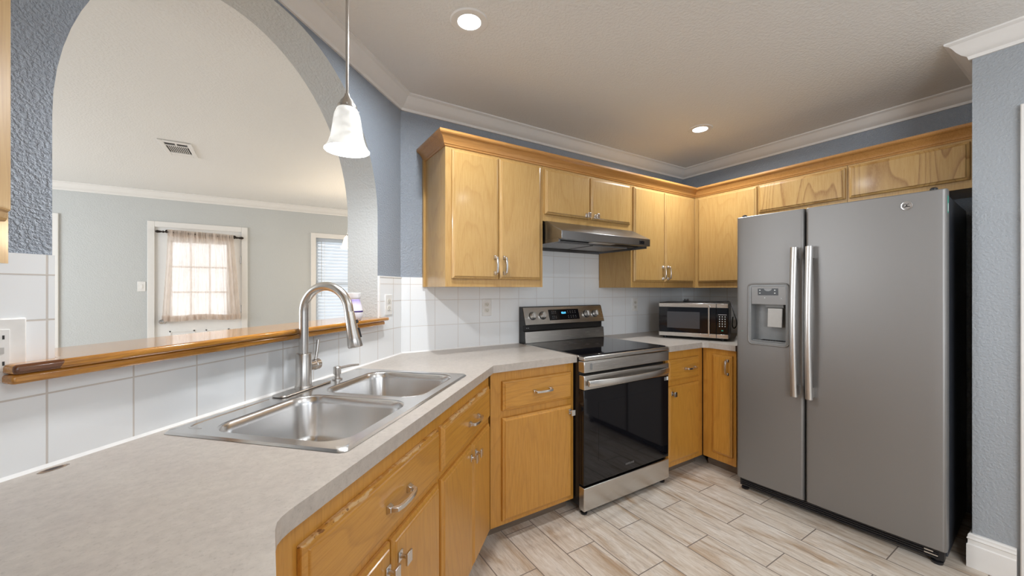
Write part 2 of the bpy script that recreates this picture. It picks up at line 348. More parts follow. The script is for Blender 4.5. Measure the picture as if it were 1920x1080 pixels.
# ------------------------------------------------------------------ mesh building
class MB:
    def __init__(s): s.v = []; s.f = []; s.mi = []; s.cur = 0
    def add(s, vs, fs, T=None):
        o = len(s.v)
        for p in vs:
            p = Vector(p)
            if T: p = T @ p
            s.v.append(tuple(p))
        for f in fs: s.f.append(tuple(i + o for i in f)); s.mi.append(s.cur)
        return s
    def box(s, x0, x1, y0, y1, z0, z1, T=None):
        vs = [(x0, y0, z0), (x1, y0, z0), (x1, y1, z0), (x0, y1, z0), (x0, y0, z1), (x1, y0, z1), (x1, y1, z1), (x0, y1, z1)]
        return s.add(vs, [(3, 2, 1, 0), (4, 5, 6, 7), (0, 1, 5, 4), (1, 2, 6, 5), (2, 3, 7, 6), (3, 0, 4, 7)], T)
    def prism(s, pts, a, b, axis='z', T=None):
        # pts: 2D polygon; extruded a..b along axis. 'z': (x,y); 'x': (y,z); 'y': (x,z)
        n = len(pts)
        def P(p, h): return {'z': (p[0], p[1], h), 'x': (h, p[0], p[1]), 'y': (p[0], h, p[1])}[axis]
        vs = [P(p, a) for p in pts] + [P(p, b) for p in pts]
        fs = [tuple(range(n))[::-1], tuple(range(n, 2 * n))] + [(i, (i + 1) % n, n + (i + 1) % n, n + i) for i in range(n)]
        return s.add(vs, fs, T)
    def lathe(s, prof, seg=32, T=None, cap=True):
        n = len(prof); vs = []; fs = []
        for k in range(seg):
            a = 2 * PI * k / seg
            for r, z in prof: vs.append((r * math.cos(a), r * math.sin(a), z))
        for k in range(seg):
            k2 = (k + 1) % seg
            for i in range(n - 1): fs.append((k * n + i, k2 * n + i, k2 * n + i + 1, k * n + i + 1))
        if cap:
            if prof[0][0] > 1e-5: fs.append(tuple(k * n for k in range(seg))[::-1])
            if prof[-1][0] > 1e-5: fs.append(tuple(k * n + n - 1 for k in range(seg)))
        return s.add(vs, fs, T)
    def tube(s, path, rad, seg=12, T=None, closed=False):
        pts = [Vector(p) for p in path]; n = len(pts)
        rs = rad if isinstance(rad, (list, tuple)) else [rad] * n
        vs = []; fs = []; up = None
        for i in range(n):
            d = (pts[min(i + 1, n - 1)] - pts[max(i - 1, 0)]).normalized()
            if up is None:
                up = Vector((0, 0, 1)) if abs(d.z) < 0.9 else Vector((1, 0, 0))
            u = (up - d * up.dot(d)).normalized(); w = d.cross(u); up = u
            for k in range(seg):
                a = 2 * PI * k / seg
                vs.append(tuple(pts[i] + (u * math.cos(a) + w * math.sin(a)) * rs[i]))
        for i in range(n - 1):
            for k in range(seg):
                k2 = (k + 1) % seg
                fs.append((i * seg + k, i * seg + k2, (i + 1) * seg + k2, (i + 1) * seg + k))
        fs.append(tuple(range(seg))[::-1]); fs.append(tuple(range((n - 1) * seg, n * seg)))
        return s.add(vs, fs, T)
    def sweep(s, path, prof, side=1, caps=True):
        # path: 2D points; prof: closed polygon of (offset, z); offset to the right of travel when side=1
        n = len(path); m = len(prof); vs = []; fs = []
        P = [Vector(p) for p in path]
        nrm = []
        for i in range(n - 1):
            d = (P[i + 1] - P[i]).normalized(); nrm.append(Vector((d.y, -d.x)) * side)
        for i in range(n):
            if i == 0: mv = nrm[0]
            elif i == n - 1: mv = nrm[-1]
            else:
                b = (nrm[i - 1] + nrm[i]).normalized(); mv = b / b.dot(nrm[i])
            for o, z in prof: vs.append((P[i].x + mv.x * o, P[i].y + mv.y * o, z))
        for i in range(n - 1):
            for k in range(m):
                k2 = (k + 1) % m
                fs.append((i * m + k, (i + 1) * m + k, (i + 1) * m + k2, i * m + k2))
        if caps: fs.append(tuple(range(m))); fs.append(tuple(range((n - 1) * m, n * m))[::-1])
        return s.add(vs, fs)
    def build(s, name, mat, parent=None, bev=0.0, smooth=True, seg=2, loc=None, rot=None, angle=35):
        me = bpy.data.meshes.new(name); me.from_pydata(s.v, [], s.f)
        mats = mat if isinstance(mat, (list, tuple)) else [mat]
        for x in mats: me.materials.append(x if not isinstance(x, str) else M[x])
        if len(mats) > 1:
            for p, i in zip(me.polygons, s.mi): p.material_index = i
        bm = bmesh.new(); bm.from_mesh(me); bmesh.ops.recalc_face_normals(bm, faces=bm.faces); bm.to_mesh(me); bm.free()
        if smooth:
            me.shade_smooth()
            me.set_sharp_from_angle(angle=R(angle))
        o = bpy.data.objects.new(name, me); C.objects.link(o)
        if parent: o.parent = parent
        if loc: o.location = loc
        if rot is not None: o.rotation_euler = rot if isinstance(rot, (tuple, list)) else (0, 0, rot)
        if bev:
            b = o.modifiers.new('bevel', 'BEVEL'); b.width = bev; b.segments = seg; b.limit_method = 'ANGLE'; b.angle_limit = R(40)
            b.harden_normals = False
        return o
def thing(name, label, cat, loc=(0, 0, 0), rz=0, group=None):
    o = bpy.data.objects.new(name, None); C.objects.link(o); o.empty_display_size = 0.05
    o.location = loc; o.rotation_euler = (0, 0, rz)
    return tag(o, label, cat, group)
def tag(o, label, cat, group=None):
    o['label'] = label; o['category'] = cat
    if group: o['group'] = group
    return o
def struct(o): o['kind'] = 'structure'; return o
def copy_tree(o, parent=None):
    c = o.copy(); C.objects.link(c)
    if parent: c.parent = parent
    for ch in [x for x in bpy.data.objects if x.parent == o]: copy_tree(ch, c)
    return c
def text(name, body, size, mat, parent, loc, rot, ext=0.0004):
    cu = bpy.data.curves.new(name, 'FONT'); cu.body = body; cu.size = size; cu.extrude = ext
    cu.align_x = 'CENTER'; cu.align_y = 'CENTER'; cu.materials.append(M[mat])
    tmp = bpy.data.objects.new(name, cu); C.objects.link(tmp)
    me = bpy.data.meshes.new_from_object(tmp.evaluated_get(bpy.context.evaluated_depsgraph_get()))
    bpy.data.objects.remove(tmp); me.name = name
    o = bpy.data.objects.new(name, me); C.objects.link(o); o.parent = parent; o.location = loc; o.rotation_euler = rot
    return o
def smooth_path(pts, n=6):
    P = [Vector(p) for p in pts]; out = []
    for i in range(len(P) - 1):
        p0, p1, p2, p3 = P[max(i - 1, 0)], P[i], P[i + 1], P[min(i + 2, len(P) - 1)]
        for k in range(n):
            t = k / n
            out.append(0.5 * ((2 * p1) + (p2 - p0) * t + (2 * p0 - 5 * p1 + 4 * p2 - p3) * t * t + (3 * p1 - p0 - 3 * p2 + p3) * t ** 3))
    out.append(P[-1]); return [tuple(p) for p in out]
def Tr(x, y, z): return Matrix.Translation((x, y, z))
def Rm(a, ax): return Matrix.Rotation(R(a), 4, ax)

# ------------------------------------------------------------------ key places
PX, PY = 0.67, 2.33                       # where the arch wall meets the range wall
CE = 2.46                                 # ceiling height
XR = 3.44                                 # fridge wall
XL = -0.63                                # wall at the left
A45 = R(45)
def A(t, n, z=0.0):                       # a point by distance along the arch wall and out from it
    q = 2 ** -0.5
    return (PX + (t + n) * q, PY + (t - n) * q, z)
PA = (PX, PY, 0)

# ------------------------------------------------------------------ the shell
struct(MB().box(-4.7, 4.7, -3.1, 6.4, -0.1, 0.0).build('floor', 'floor', smooth=False))
struct(MB().box(-4.7, 4.7, -3.1, 6.4, CE, CE + 0.1).build('ceiling', 'ceiling', smooth=False))

def arch_wall():
    t0, t1 = -1.9, 0.0; a, b, zs, tc, zl = 0.636, 0.685, 1.68, -0.882, 1.105
    m = MB(); K = 40
    arc = [(tc - a, zl)] + [(tc - a * math.cos(PI * k / K), zs + b * math.sin(PI * k / K)) for k in range(K + 1)] + [(tc + a, zl)]
    outer = [(t0, zl)] + [None] * 0
    yf, yb = 0.0, 0.183
    def quads(y, flip):
        L = []
        # below the opening
        L.append([(t0, y, 0), (t1, y, 0), (t1, y, zl), (tc + a, y, zl), (tc - a, y, zl), (t0, y, zl)])
        L.append([(t0, y, zl), (tc - a, y, zl), (tc - a, y, zs), (t0, y, zs)])
        L.append([(tc + a, y, zl), (t1, y, zl), (t1, y, zs), (tc + a, y, zs)])
        cur = arc[1:-1]
        n = len(cur)
        for i in range(n - 1):
            (ta, za), (tb, zb) = cur[i], cur[i + 1]
            def top(tt, zz, i=i): return None
            L.append([(ta, y, za), (tb, y, zb), (tb, y, CE), (ta, y, CE)])
        L.append([(t0, y, zs), (tc - a, y, zs), (tc - a, y, CE), (t0, y, CE)])
        L.append([(tc + a, y, zs), (t1, y, zs), (t1, y, CE), (tc + a, y, CE)])
        return L
    m.cur = 0
    for q in quads(yf, False): m.add(q, [tuple(range(len(q)))])
    m.cur = 1
    for q in quads(yb, True): m.add(q, [tuple(range(len(q)))[::-1]])
    for (p, q) in zip(arc, arc[1:]):
        m.add([(p[0], yf, p[1]), (p[0], yb, p[1]), (q[0], yb, q[1]), (q[0], yf, q[1])], [(0, 1, 2, 3)])
    p, q = arc[0], arc[-1]
    m.add([(p[0], yf, zl), (q[0], yf, zl), (q[0], yb, zl), (p[0], yb, zl)], [(0, 1, 2, 3)])
    me_o = m.build('wall_left', ['wall_blue', 'wall_grey'], smooth=False, loc=PA, rot=A45)
    bm = bmesh.new(); bm.from_mesh(me_o.data); bmesh.ops.remove_doubles(bm, verts=bm.verts, dist=1e-5); bm.to_mesh(me_o.data); bm.free()
    return struct(me_o)
arch_wall()
struct(MB().box(PX, XR + 0.12, PY, PY + 0.12, 0, CE).build('wall_back', 'wall_blue', smooth=False))
struct(MB().box(XR, XR + 0.12, 0.39, PY, 0, CE).build('wall_right', 'wall_blue', smooth=False))
struct(MB().box(2.79, XR + 0.12, -2.9, 0.391, 0, CE).build('wall_right_end', 'wall_stub', smooth=False))
struct(MB().box(XL - 0.12, XL, -1.3, 1.06, 0, CE).box(XL - 0.12, XL, -2.9, -2.7, 0, CE).box(XL - 0.12, XL, -2.7, -1.3, 0, 0.9).box(XL - 0.12, XL, -2.7, -1.3, 2.1, CE).build('wall_left_end', 'wall_blue', smooth=False))
# wall behind the camera, with its window opening
w = MB(); yb0, yb1 = -2.9, -2.8
w.box(XL - 0.12, 0.2, yb0, yb1, 0, CE).box(2.2, 2.8, yb0, yb1, 0, CE).box(0.2, 2.2, yb0, yb1, 0, 0.82).box(0.2, 2.2, yb0, yb1, 2.08, CE)
struct(w.build('wall_rear', 'wall_blue', smooth=False))
# next room
w = MB(); Y6 = 6.14
D0, D1, W0, W1 = -1.15, -0.30, 0.56, 1.42
w.box(-4.6, D0, Y6, Y6 + 0.14, 0, CE).box(D0, D1, Y6, Y6 + 0.14, 2.045, CE).box(D1, W0, Y6, Y6 + 0.14, 0, CE)
w.box(W0, W1, Y6, Y6 + 0.14, 0, 0.70).box(W0, W1, Y6, Y6 + 0.14, 2.035, CE).box(W1, 4.6, Y6, Y6 + 0.14, 0, CE)
struct(w.build('wall_far', 'wall_grey', smooth=False))
w = MB().box(-4.6, -4.5, -2.9, 2.6, 0, CE).box(-4.6, -4.5, 5.2, Y6, 0, CE).box(-4.6, -4.5, 2.6, 5.2, 0, 0.75).box(-4.6, -4.5, 2.6, 5.2, 2.25, CE)
struct(w.build('wall_far_left', 'wall_grey', smooth=False))
w = MB().box(4.5, 4.6, PY, 3.5, 0, CE).box(4.5, 4.6, 5.1, Y6, 0, CE).box(4.5, 4.6, 3.5, 5.1, 0, 0.85).box(4.5, 4.6, 3.5, 5.1, 2.15, CE)
struct(w.build('wall_far_right', 'wall_grey', smooth=False))
struct(MB().box(XR + 0.12, 4.6, PY, PY + 0.12, 0, CE).build('wall_far_front', 'wall_grey', smooth=False))
struct(MB().box(-4.6, XL - 0.12, -2.9, -2.8, 0, CE).build('wall_far_rear', 'wall_grey', smooth=False))

# crown mouldings
def crown(h=0.085, d=0.078, top=CE):
    z = top
    return [(0, z - h), (0.010, z - h), (0.014, z - h + 0.014), (0.020, z - h + 0.018), (0.030, z - h + 0.024), (0.044, z - h + 0.040),
            (0.056, z - h + 0.060), (0.064, z - 0.016), (d - 0.006, z - 0.012), (d, z - 0.008), (d, z - 0.0005), (0, z - 0.0005)]
g = 0.0005
struct(MB().sweep([(XL, -2.8), (XL, PY - (PX - XL)), (PX, PY)], crown()).build('trim_1', 'white', angle=20))
struct(MB().sweep([(PX, PY), (XR, PY), (XR, 0.391), (2.79, 0.391), (2.79, -2.8)], crown()).build('trim_2', 'white', angle=20))
struct(MB().sweep([(-4.5, Y6), (4.5, Y6)], crown()).build('trim_3', 'white', angle=20))
bb = [(0, 0), (0.016, 0), (0.016, 0.105), (0.012, 0.110), (0.012, 0.128), (0.016, 0.133), (0.012, 0.142), (0.012, 0.150), (0.008, 0.156), (0, 0.158)]
struct(MB().sweep([(XR, 0.391), (2.79, 0.391), (2.79, 0.262)], bb).build('baseboard_right', 'white', angle=20))
struct(MB().sweep([(-4.5, Y6), (-2.12, Y6)], bb).build('baseboard_far', 'white', angle=20))
# casing at the right edge, with its door beside it
c = MB().box(2.768, 2.79, 0.185, 0.252, 0, 2.105).box(2.768, 2.79, -0.72, 0.185, 2.035, 2.105).box(2.768, 2.79, -0.79, -0.72, 0, 2.105)
struct(c.build('trim_4', 'white', bev=0.004))
struct(MB().box(2.775, 2.79, -0.72, 0.185, 0.01, 2.035).build('door_2', 'door_white'))

# tile backsplashes
tl = 0.008
tm = MB().box(-1.9, -0.01, -tl, 0, 0.914, 1.105).box(-1.9, -1.518, -tl, 0, 1.105, 1.372).box(-0.246, -0.005, -tl, 0, 1.105, 1.372)
struct(tm.build('tile_backsplash_left', 'tile_a', smooth=False, loc=PA, rot=A45))
tm = MB().box(PX, 1.478, PY - tl, PY, 0.914, 1.372).box(1.478, 2.30, PY - tl, PY, 0.80, 1.60).box(2.30, XR, PY - tl, PY, 0.914, 1.372)
struct(tm.build('tile_backsplash_back', 'tile_b', smooth=False))
struct(MB().box(XR - tl, XR, 1.40, PY - tl, 0.914, 1.372).build('tile_backsplash_right', 'tile_c', smooth=False))
struct(MB().sweep([A(-1.9, tl)[:2], A(-0.0035, tl)[:2], (1.50, PY - tl)], [(0, 0.914), (0.005, 0.914), (0.0, 0.921)]).build('trim_5', 'caulk'))
struct(MB().prism([(-0.246, 1.372), (-0.246, 1.150), (-0.238, 1.150), (-0.238, 1.366), (-0.0035, 1.366), (-0.0035, 1.372)], -0.0115, -tl + 0.001, 'y').build('trim_6', 'caulk', loc=PA, rot=A45))

M['grout'] = plain('tile grout', (0.60, 0.56, 0.52), 0.7)
struct(MB().box(-1.9, -1.518, -tl - 0.0004, -tl + 0.001, 1.3275, 1.3302).box(-0.246, -0.003, -tl - 0.0004, -tl + 0.001, 1.3275, 1.3302).build('trim_10', 'grout', loc=PA, rot=A45))
struct(MB().box(PX + 0.003, 0.83, PY - tl - 0.0004, PY - tl + 0.001, 1.3275, 1.3302).build('trim_11', 'grout'))

# ------------------------------------------------------------------ cabinet hardware and fronts
def pull_mb(L=0.125):
    h = L / 2
    pts = [(-h, 0), (-h + 0.017, 0), (-h + 0.015, -0.014), (-h + 0.020, -0.021), (-h + 0.034, -0.0255), (0, -0.0275), (h - 0.034, -0.0255), (h - 0.020, -0.021), (h - 0.015, -0.014), (h - 0.017, 0), (h, 0),
           (h - 0.003, -0.018), (h - 0.009, -0.029), (h - 0.030, -0.0345), (0, -0.0365), (-h + 0.030, -0.0345), (-h + 0.009, -0.029), (-h + 0.003, -0.018)]
    m = MB().prism(pts, -0.0058, 0.0058, 'z')
    for s in (-1, 1):
        cx = s * (h - 0.0085)
        m.add([(cx - .011, 0, -.011), (cx + .011, 0, -.011), (cx + .011, 0, .011), (cx - .011, 0, .011), (cx - .008, -.012, -.0065), (cx + .008, -.012, -.0065), (cx + .008, -.012, .0065), (cx - .008, -.012, .0065)],
              [(0, 1, 2, 3), (7, 6, 5, 4), (0, 4, 5, 1), (1, 5, 6, 2), (2, 6, 7, 3), (3, 7, 4, 0)])
    return m
def knob_mb():
    T = Rm(90, 'X')
    m = MB().box(-.011, .011, -.004, 0, -.014, .014)
    m.lathe([(.007, .004), (.0055, .010), (.0055, .018), (.009, .024)], 14, T)
    m.box(-.0135, .0135, -.031, -.024, -.0165, .0165)
    return m
PULL = pull_mb(); KNOB = knob_mb(); PULL_S = pull_mb(0.11)
pull_me = None
def front(parent, kind, x0, x1, z0, z1, y, hw=None, grain=None, wood_kind=None):
    """door or drawer front lying on plane y (front faces -y) with its handle"""
    m = MB(); e = 0.011
    def ring(i, yy): return [(x0 + i, yy, z0 + i), (x1 - i, yy, z0 + i), (x1 - i, yy, z1 - i), (x0 + i, yy, z1 - i)]
    rings = [ring(0, y), ring(0, y - 0.010), ring(0.004, y - 0.013), ring(e, y - 0.0155), ring(e + 0.003, y - 0.0195), ring(e + 0.006, y - 0.020)]
    vs = [p for r in rings for p in r]; fs = [(0, 1, 2, 3)]
    for i in range(len(rings) - 1):
        for k in range(4):
            k2 = (k + 1) % 4; fs.append((i * 4 + k, i * 4 + k2, i * 4 + 4 + k2, i * 4 + 4 + k))
    nl = (len(rings) - 1) * 4; fs.append((nl + 3, nl + 2, nl + 1, nl))
    m.add(vs, fs)
    if grain is None: grain = 'x' if kind == 'drawer' else 'z'
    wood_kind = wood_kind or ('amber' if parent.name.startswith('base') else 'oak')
    o = m.build(kind, wood_kind + '_' + grain, parent, smooth=False, bev=0.0012, seg=1)
    if hw:
        t, hx, hz = hw
        if t == 'pull': PULL.build('handle', 'chrome', o, bev=0.001, seg=1, loc=(hx, y - 0.020, hz))
        elif t == 'vpull': PULL_S.build('handle', 'chrome', o, bev=0.001, seg=1, loc=(hx, y - 0.020, hz), rot=(0, R(90), 0))
        elif t == 'knob': KNOB.build('knob', 'chrome', o, bev=0.0015, seg=2, loc=(hx, y - 0.020, hz))
    return o
def carcass(parent, x0, x1, yf, yb, z0, z1, kick=0.0, mat=None):
    """panelled box: face frame at the front (yf), sides, back, bottom and top rails"""
    b = MB(); t = 0.018
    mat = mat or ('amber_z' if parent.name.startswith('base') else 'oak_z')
    zb = z0 + kick
    b.box(x0, x1, yf, yf + t, zb, z1).box(x0, x0 + t, yf + t, yb, zb, z1).box(x1 - t, x1, yf + t, yb, zb, z1)
    b.box(x0 + t, x1 - t, yb - 0.008, yb, zb, z1).box(x0 + t, x1 - t, yf + t, yb - 0.008, zb, zb + t)
    if kick == 0: b.box(x0 + t, x1 - t, yf + t, yb - 0.008, z1 - t, z1)
    o = b.build('body', mat, parent, smooth=False)
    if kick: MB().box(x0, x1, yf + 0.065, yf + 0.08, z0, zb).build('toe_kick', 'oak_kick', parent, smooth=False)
    return o

ZB = 0.876        # top of the base cabinets
KK = 0.075
# base cabinets under the arch
r = thing('base_cabinet', 'oak base cabinet under the left sink bowl, worn wide drawer front over two doors', 'cabinet', PA, A45, 'oak base cabinets')
carcass(r, -1.590, -0.868, -0.62, -0.03, 0, ZB, KK)
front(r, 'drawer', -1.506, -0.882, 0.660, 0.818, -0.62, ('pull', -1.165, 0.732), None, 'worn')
front(r, 'door', -1.506, -1.196, 0.095, 0.632, -0.62, ('knob', -1.222, 0.572))
front(r, 'door', -1.189, -0.882, 0.095, 0.632, -0.62, ('knob', -1.160, 0.572))
r = thing('base_cabinet', 'oak base cabinet under the right sink bowl, scuffed drawer over two doors with square knobs', 'cabinet', PA, A45, 'oak base cabinets')
carcass(r, -0.866, -0.238, -0.62, -0.03, 0, ZB, KK)
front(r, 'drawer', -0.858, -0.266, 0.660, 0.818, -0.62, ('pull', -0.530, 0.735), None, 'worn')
front(r, 'door', -0.858, -0.536, 0.095, 0.632, -0.62, ('knob', -0.562, 0.585))
front(r, 'door', -0.529, -0.266, 0.095, 0.632, -0.62, ('knob', -0.503, 0.585))
r = thing('base_cabinet', 'oak base cabinet left of the range with one drawer over one door', 'cabinet', (0, 1.73, 0), 0, 'oak base cabinets')
carcass(r, 0.955, 1.508, 0, 0.585, 0, ZB, KK)
front(r, 'drawer', 1.020, 1.488, 0.668, 0.822, 0, ('pull', 1.270, 0.747))
front(r, 'door', 1.020, 1.488, 0.098, 0.632, 0, ('knob', 1.468, 0.595))
r = thing('base_cabinet', 'oak base cabinet right of the range, drawer over one door', 'cabinet', (0, 1.68, 0), 0, 'oak base cabinets')
carcass(r, 2.290, 2.715, 0, 0.63, 0, ZB, KK)
front(r, 'drawer', 2.300, 2.655, 0.668, 0.815, 0, ('pull', 2.535, 0.742))
front(r, 'door', 2.300, 2.655, 0.110, 0.632, 0, ('knob', 2.335, 0.585))
r = thing('base_cabinet', 'narrow oak base cabinet against the fridge side with one tall door', 'cabinet', (2.72, 0, 0), R(-90), 'oak base cabinets')
carcass(r, -1.675, -1.435, 0, 0.70, 0, ZB, KK)
front(r, 'door', -1.600, -1.455, 0.130, 0.835, 0, ('vpull', -1.485, 0.755))
r = thing('base_cabinet', 'oak base cabinet under the near end of the worktop', 'cabinet', (-0.02, 0, 0), R(90), 'oak base cabinets')
carcass(r, -1.15, 0.755, 0, 0.58, 0, ZB, KK)
for k in range(3):
    x = -1.12 + k * 0.60
    front(r, 'drawer', x, x + 0.56, 0.660, 0.818, 0, ('pull', x + 0.28, 0.735))
    front(r, 'door', x, x + 0.277, 0.095, 0.632, 0, ('knob', x + 0.25, 0.585)); front(r, 'door', x + 0.283, x + 0.56, 0.095, 0.632, 0, ('knob', x + 0.31, 0.585))

# wall cabinets
UZ0, UZ1, UY = 1.313, 2.095, 1.99
def wallcab(label, loc, rz, x0, x1, z0, fronts, depth=0.33, z1=UZ1):
    r = thing('wall_cabinet', label, 'cabinet', loc, rz, 'oak wall cabinets')
    carcass(r, x0, x1, 0, depth, z0, z1)
    for f in fronts: front(r, *f)
    return r
r = wallcab('tall oak wall cabinet with two doors left of the range hood', (0, UY, 0), 0, 0.817, 1.478, UZ0,
        [('door', 0.852, 1.147, 1.358, 2.072, 0, ('vpull', 1.120, 1.440)), ('door', 1.154, 1.455, 1.358, 2.072, 0, ('vpull', 1.182, 1.440))])
MB().box(0.803, 0.817, 0.315, 0.338, UZ0, UZ1).build('scribe_strip', 'oak_z', r)
wallcab('short oak wall cabinet with two small doors above the range hood', (0, UY, 0), 0, 1.480, 2.300, 1.736,
        [('door', 1.490, 1.872, 1.780, 2.068, 0, ('knob', 1.840, 1.803)), ('door', 1.886, 2.282, 1.780, 2.068, 0, ('knob', 1.920, 1.803))])
wallcab('oak wall cabinet with two doors in the corner right of the range hood', (0, UY, 0), 0, 2.302, 3.108, UZ0,
        [('door', 2.322, 2.680, 1.356, 2.072, 0, ('vpull', 2.652, 1.430)), ('door', 2.686, 3.070, 1.356, 2.072, 0, ('vpull', 2.714, 1.430))])
WX = 3.11
wallcab('single door oak wall cabinet above the microwave', (WX, 0, 0), R(-90), -1.99, -1.480, UZ0,
        [('door', -1.955, -1.486, 1.356, 2.072, 0)], 0.322)
wallcab('short oak wall cabinet over the left half of the fridge', (WX, 0, 0), R(-90), -1.478, -0.952, 1.830,
        [('door', -1.472, -0.960, 1.872, 2.070, 0, None, 'bold')], 0.322)
wallcab('short oak wall cabinet over the right half of the fridge, bold arched grain', (WX, 0, 0), R(-90), -0.950, -0.408, 1.830,
        [('door', -0.940, -0.442, 1.872, 2.072, 0, None, 'bold')], 0.322)
wallcab('oak wall cabinet at the left edge of the photo beside the blue pillar', (-0.322, 0, 0), R(90), -0.60, 0.868, 1.335,
        [('door', 0.36, 0.836, 1.392, 2.072, 0), ('door', -0.12, 0.352, 1.392, 2.072, 0), ('door', -0.59, -0.128, 1.392, 2.072, 0)], 0.302)
cp = [(0, 2.086), (0.005, 2.086), (0.008, 2.094), (0.012, 2.097), (0.014, 2.104), (0.022, 2.118), (0.036, 2.134), (0.046, 2.140), (0.050, 2.146), (0.050, 2.158), (0, 2.158)]
o = MB().sweep([(0.817, PY - 0.004), (0.817, UY), (WX, UY), (WX, 0.408)], cp).build('cabinet_crown_moulding', 'oak_y', angle=15)
tag(o, 'oak crown moulding running along the tops of the wall cabinets to the fridge', 'moulding')

# ------------------------------------------------------------------ worktops
def poly_slab(outer, holes, z0, z1, name, mat):
    bm = bmesh.new(); es = []
    for lp in [outer] + holes:
        vs = [bm.verts.new((x, y, z1)) for x, y in lp]
        es += [bm.edges.new((vs[i], vs[(i + 1) % len(vs)])) for i in range(len(vs))]
    bmesh.ops.triangle_fill(bm, use_beauty=True, use_dissolve=False, edges=es)
    top = list(bm.faces)
    ret = bmesh.ops.extrude_face_region(bm, geom=top)
    nv = [x for x in ret['geom'] if isinstance(x, bmesh.types.BMVert)]
    bmesh.ops.translate(bm, verts=nv, vec=(0, 0, z0 - z1))
    bmesh.ops.recalc_face_normals(bm, faces=bm.faces)
    me = bpy.data.meshes.new(name); bm.to_mesh(me); bm.free(); me.materials.append(M[mat])
    o = bpy.data.objects.new(name, me); C.objects.link(o)
    return o
def rrect(x0, x1, y0, y1, r, k=6):
    pts = []
    for cx, cy, a0 in ((x1 - r, y1 - r, 0), (x0 + r, y1 - r, 90), (x0 + r, y0 + r, 180), (x1 - r, y0 + r, 270)):
        for i in range(k + 1):
            a = R(a0 + 90 * i / k); pts.append((cx + r * math.cos(a), cy + r * math.sin(a)))
    return pts
ST0, ST1, SN0, SN1 = -1.330, -0.472, 0.035, 0.592     # sink rim, along and out from the arch wall
cut = [A(t, n)[:2] for t, n in rrect(ST0 + 0.015, ST1 - 0.015, SN0 + 0.012, SN1 - 0.015, 0.02)]
fr = PY - PX - 0.647 * 2 ** 0.5        # y - x along the worktop's front edge
rc = []
for i in range(7):                      # the rounded corner nearest the camera
    a = R(0 + 45 * (1 - i / 6)); rc.append(i)
cx0 = 0.008
corner = [(cx0, fr + cx0 - 0.03), (cx0 + 0.003, fr + cx0 - 0.008), (cx0 + 0.010, fr + cx0 + 0.006), (cx0 + 0.022, fr + cx0 + 0.022)]
e = tl + 0.001
outer = [(XL + 0.001, -1.16), (cx0, -1.16)] + corner + [(1.70 - fr, 1.70), (1.511, 1.70), (1.511, PY - e), (PX + e * 0.4142, PY - e), A(-1.84 + e * 0.4142, e)[:2]]
outer[-1] = (XL + 0.001, PY - PX - e * 2 ** 0.5 + XL + 0.001)
ct = poly_slab(outer, [cut], ZB, 0.914, 'worktop', 'counter')
tag(ct, 'beige grey laminate worktop around the sink, bending to the range', 'worktop')
ct2 = poly_slab([(2.283, 1.645), (2.66, 1.645), (2.69, 1.615), (2.69, 1.425), (XR - e, 1.425), (XR - e, PY - e), (2.283, PY - e)], [], ZB, 0.914, 'worktop', 'counter')
tag(ct2, 'beige grey laminate worktop in the corner under the microwave', 'worktop')
# burn mark near the backsplash, part of the worktop
def mk_burn():
    m, nt, p = nmat('scorched laminate')
    tc = nt.nodes.new('ShaderNodeTexCoord'); g_ = N(nt, 'ShaderNodeTexGradient'); g_.gradient_type = 'SPHERICAL'
    mp = nt.nodes.new('ShaderNodeMapping'); mp.inputs['Scale'].default_value = (38, 85, 85); nt.links.new(tc.outputs['Object'], mp.inputs[0]); nt.links.new(mp.outputs[0], g_.inputs[0])
    n = noise(nt, tc.outputs['Object'], 120, 3)
    f = mathn(nt, 'ADD', g_.outputs[1], mathn(nt, 'MULTIPLY', mathn(nt, 'SUBTRACT', n, 0.5), 0.5))
    c = ramp(nt, f, [(0.10, (0.42, 0.36, 0.31)), (0.28, (0.30, 0.19, 0.11)), (0.48, (0.06, 0.03, 0.02)), (0.8, (0.015, 0.012, 0.012))])
    nt.links.new(c.outputs[0], p.inputs['Base Color']); p.inputs['Roughness'].default_value = 0.5
    al = ramp(nt, f, [(0.05, (0, 0, 0)), (0.2, (1, 1, 1))]); nt.links.new(al.outputs[0], p.inputs['Alpha'])
    return m
M['burn'] = mk_burn()
b_ = MB().prism([(0.026 * math.cos(2 * PI * k / 24), 0.012 * math.sin(2 * PI * k / 24)) for k in range(24)], 0, 0.0006, 'z').build('burn_mark', 'burn', ct, loc=A(-1.534, 0.034, 0.9141), rot=A45)
b_['label'] = 'small dark scorch mark'

# ledge of the pass-through
lp = MB()
pl = [(-1.515, 0.19), (-0.249, 0.19), (-0.249, -tl - 0.001), (-0.215, -tl - 0.001), (-0.215, -0.052), (-1.598, -0.052), (-1.598, -tl - 0.001), (-1.515, -tl - 0.001)]
r = thing('pass_through_ledge', 'glossy amber oak ledge along the bottom of the arched opening, dark worn left end', 'ledge', PA, A45)
MB().prism(pl, 1.128, 1.148, 'z').build('board', 'ledge', r, bev=0.007, seg=3)
MB().box(-1.598, -0.245, -0.045, -tl - 0.001, 1.108, 1.1275).build('lower_moulding', 'ledge', r, bev=0.006, seg=3)

# ------------------------------------------------------------------ sink
r = thing('kitchen_sink', 'stainless steel double bowl drop-in sink in the worktop', 'sink', (*A(0, 0)[:2], 0), A45)
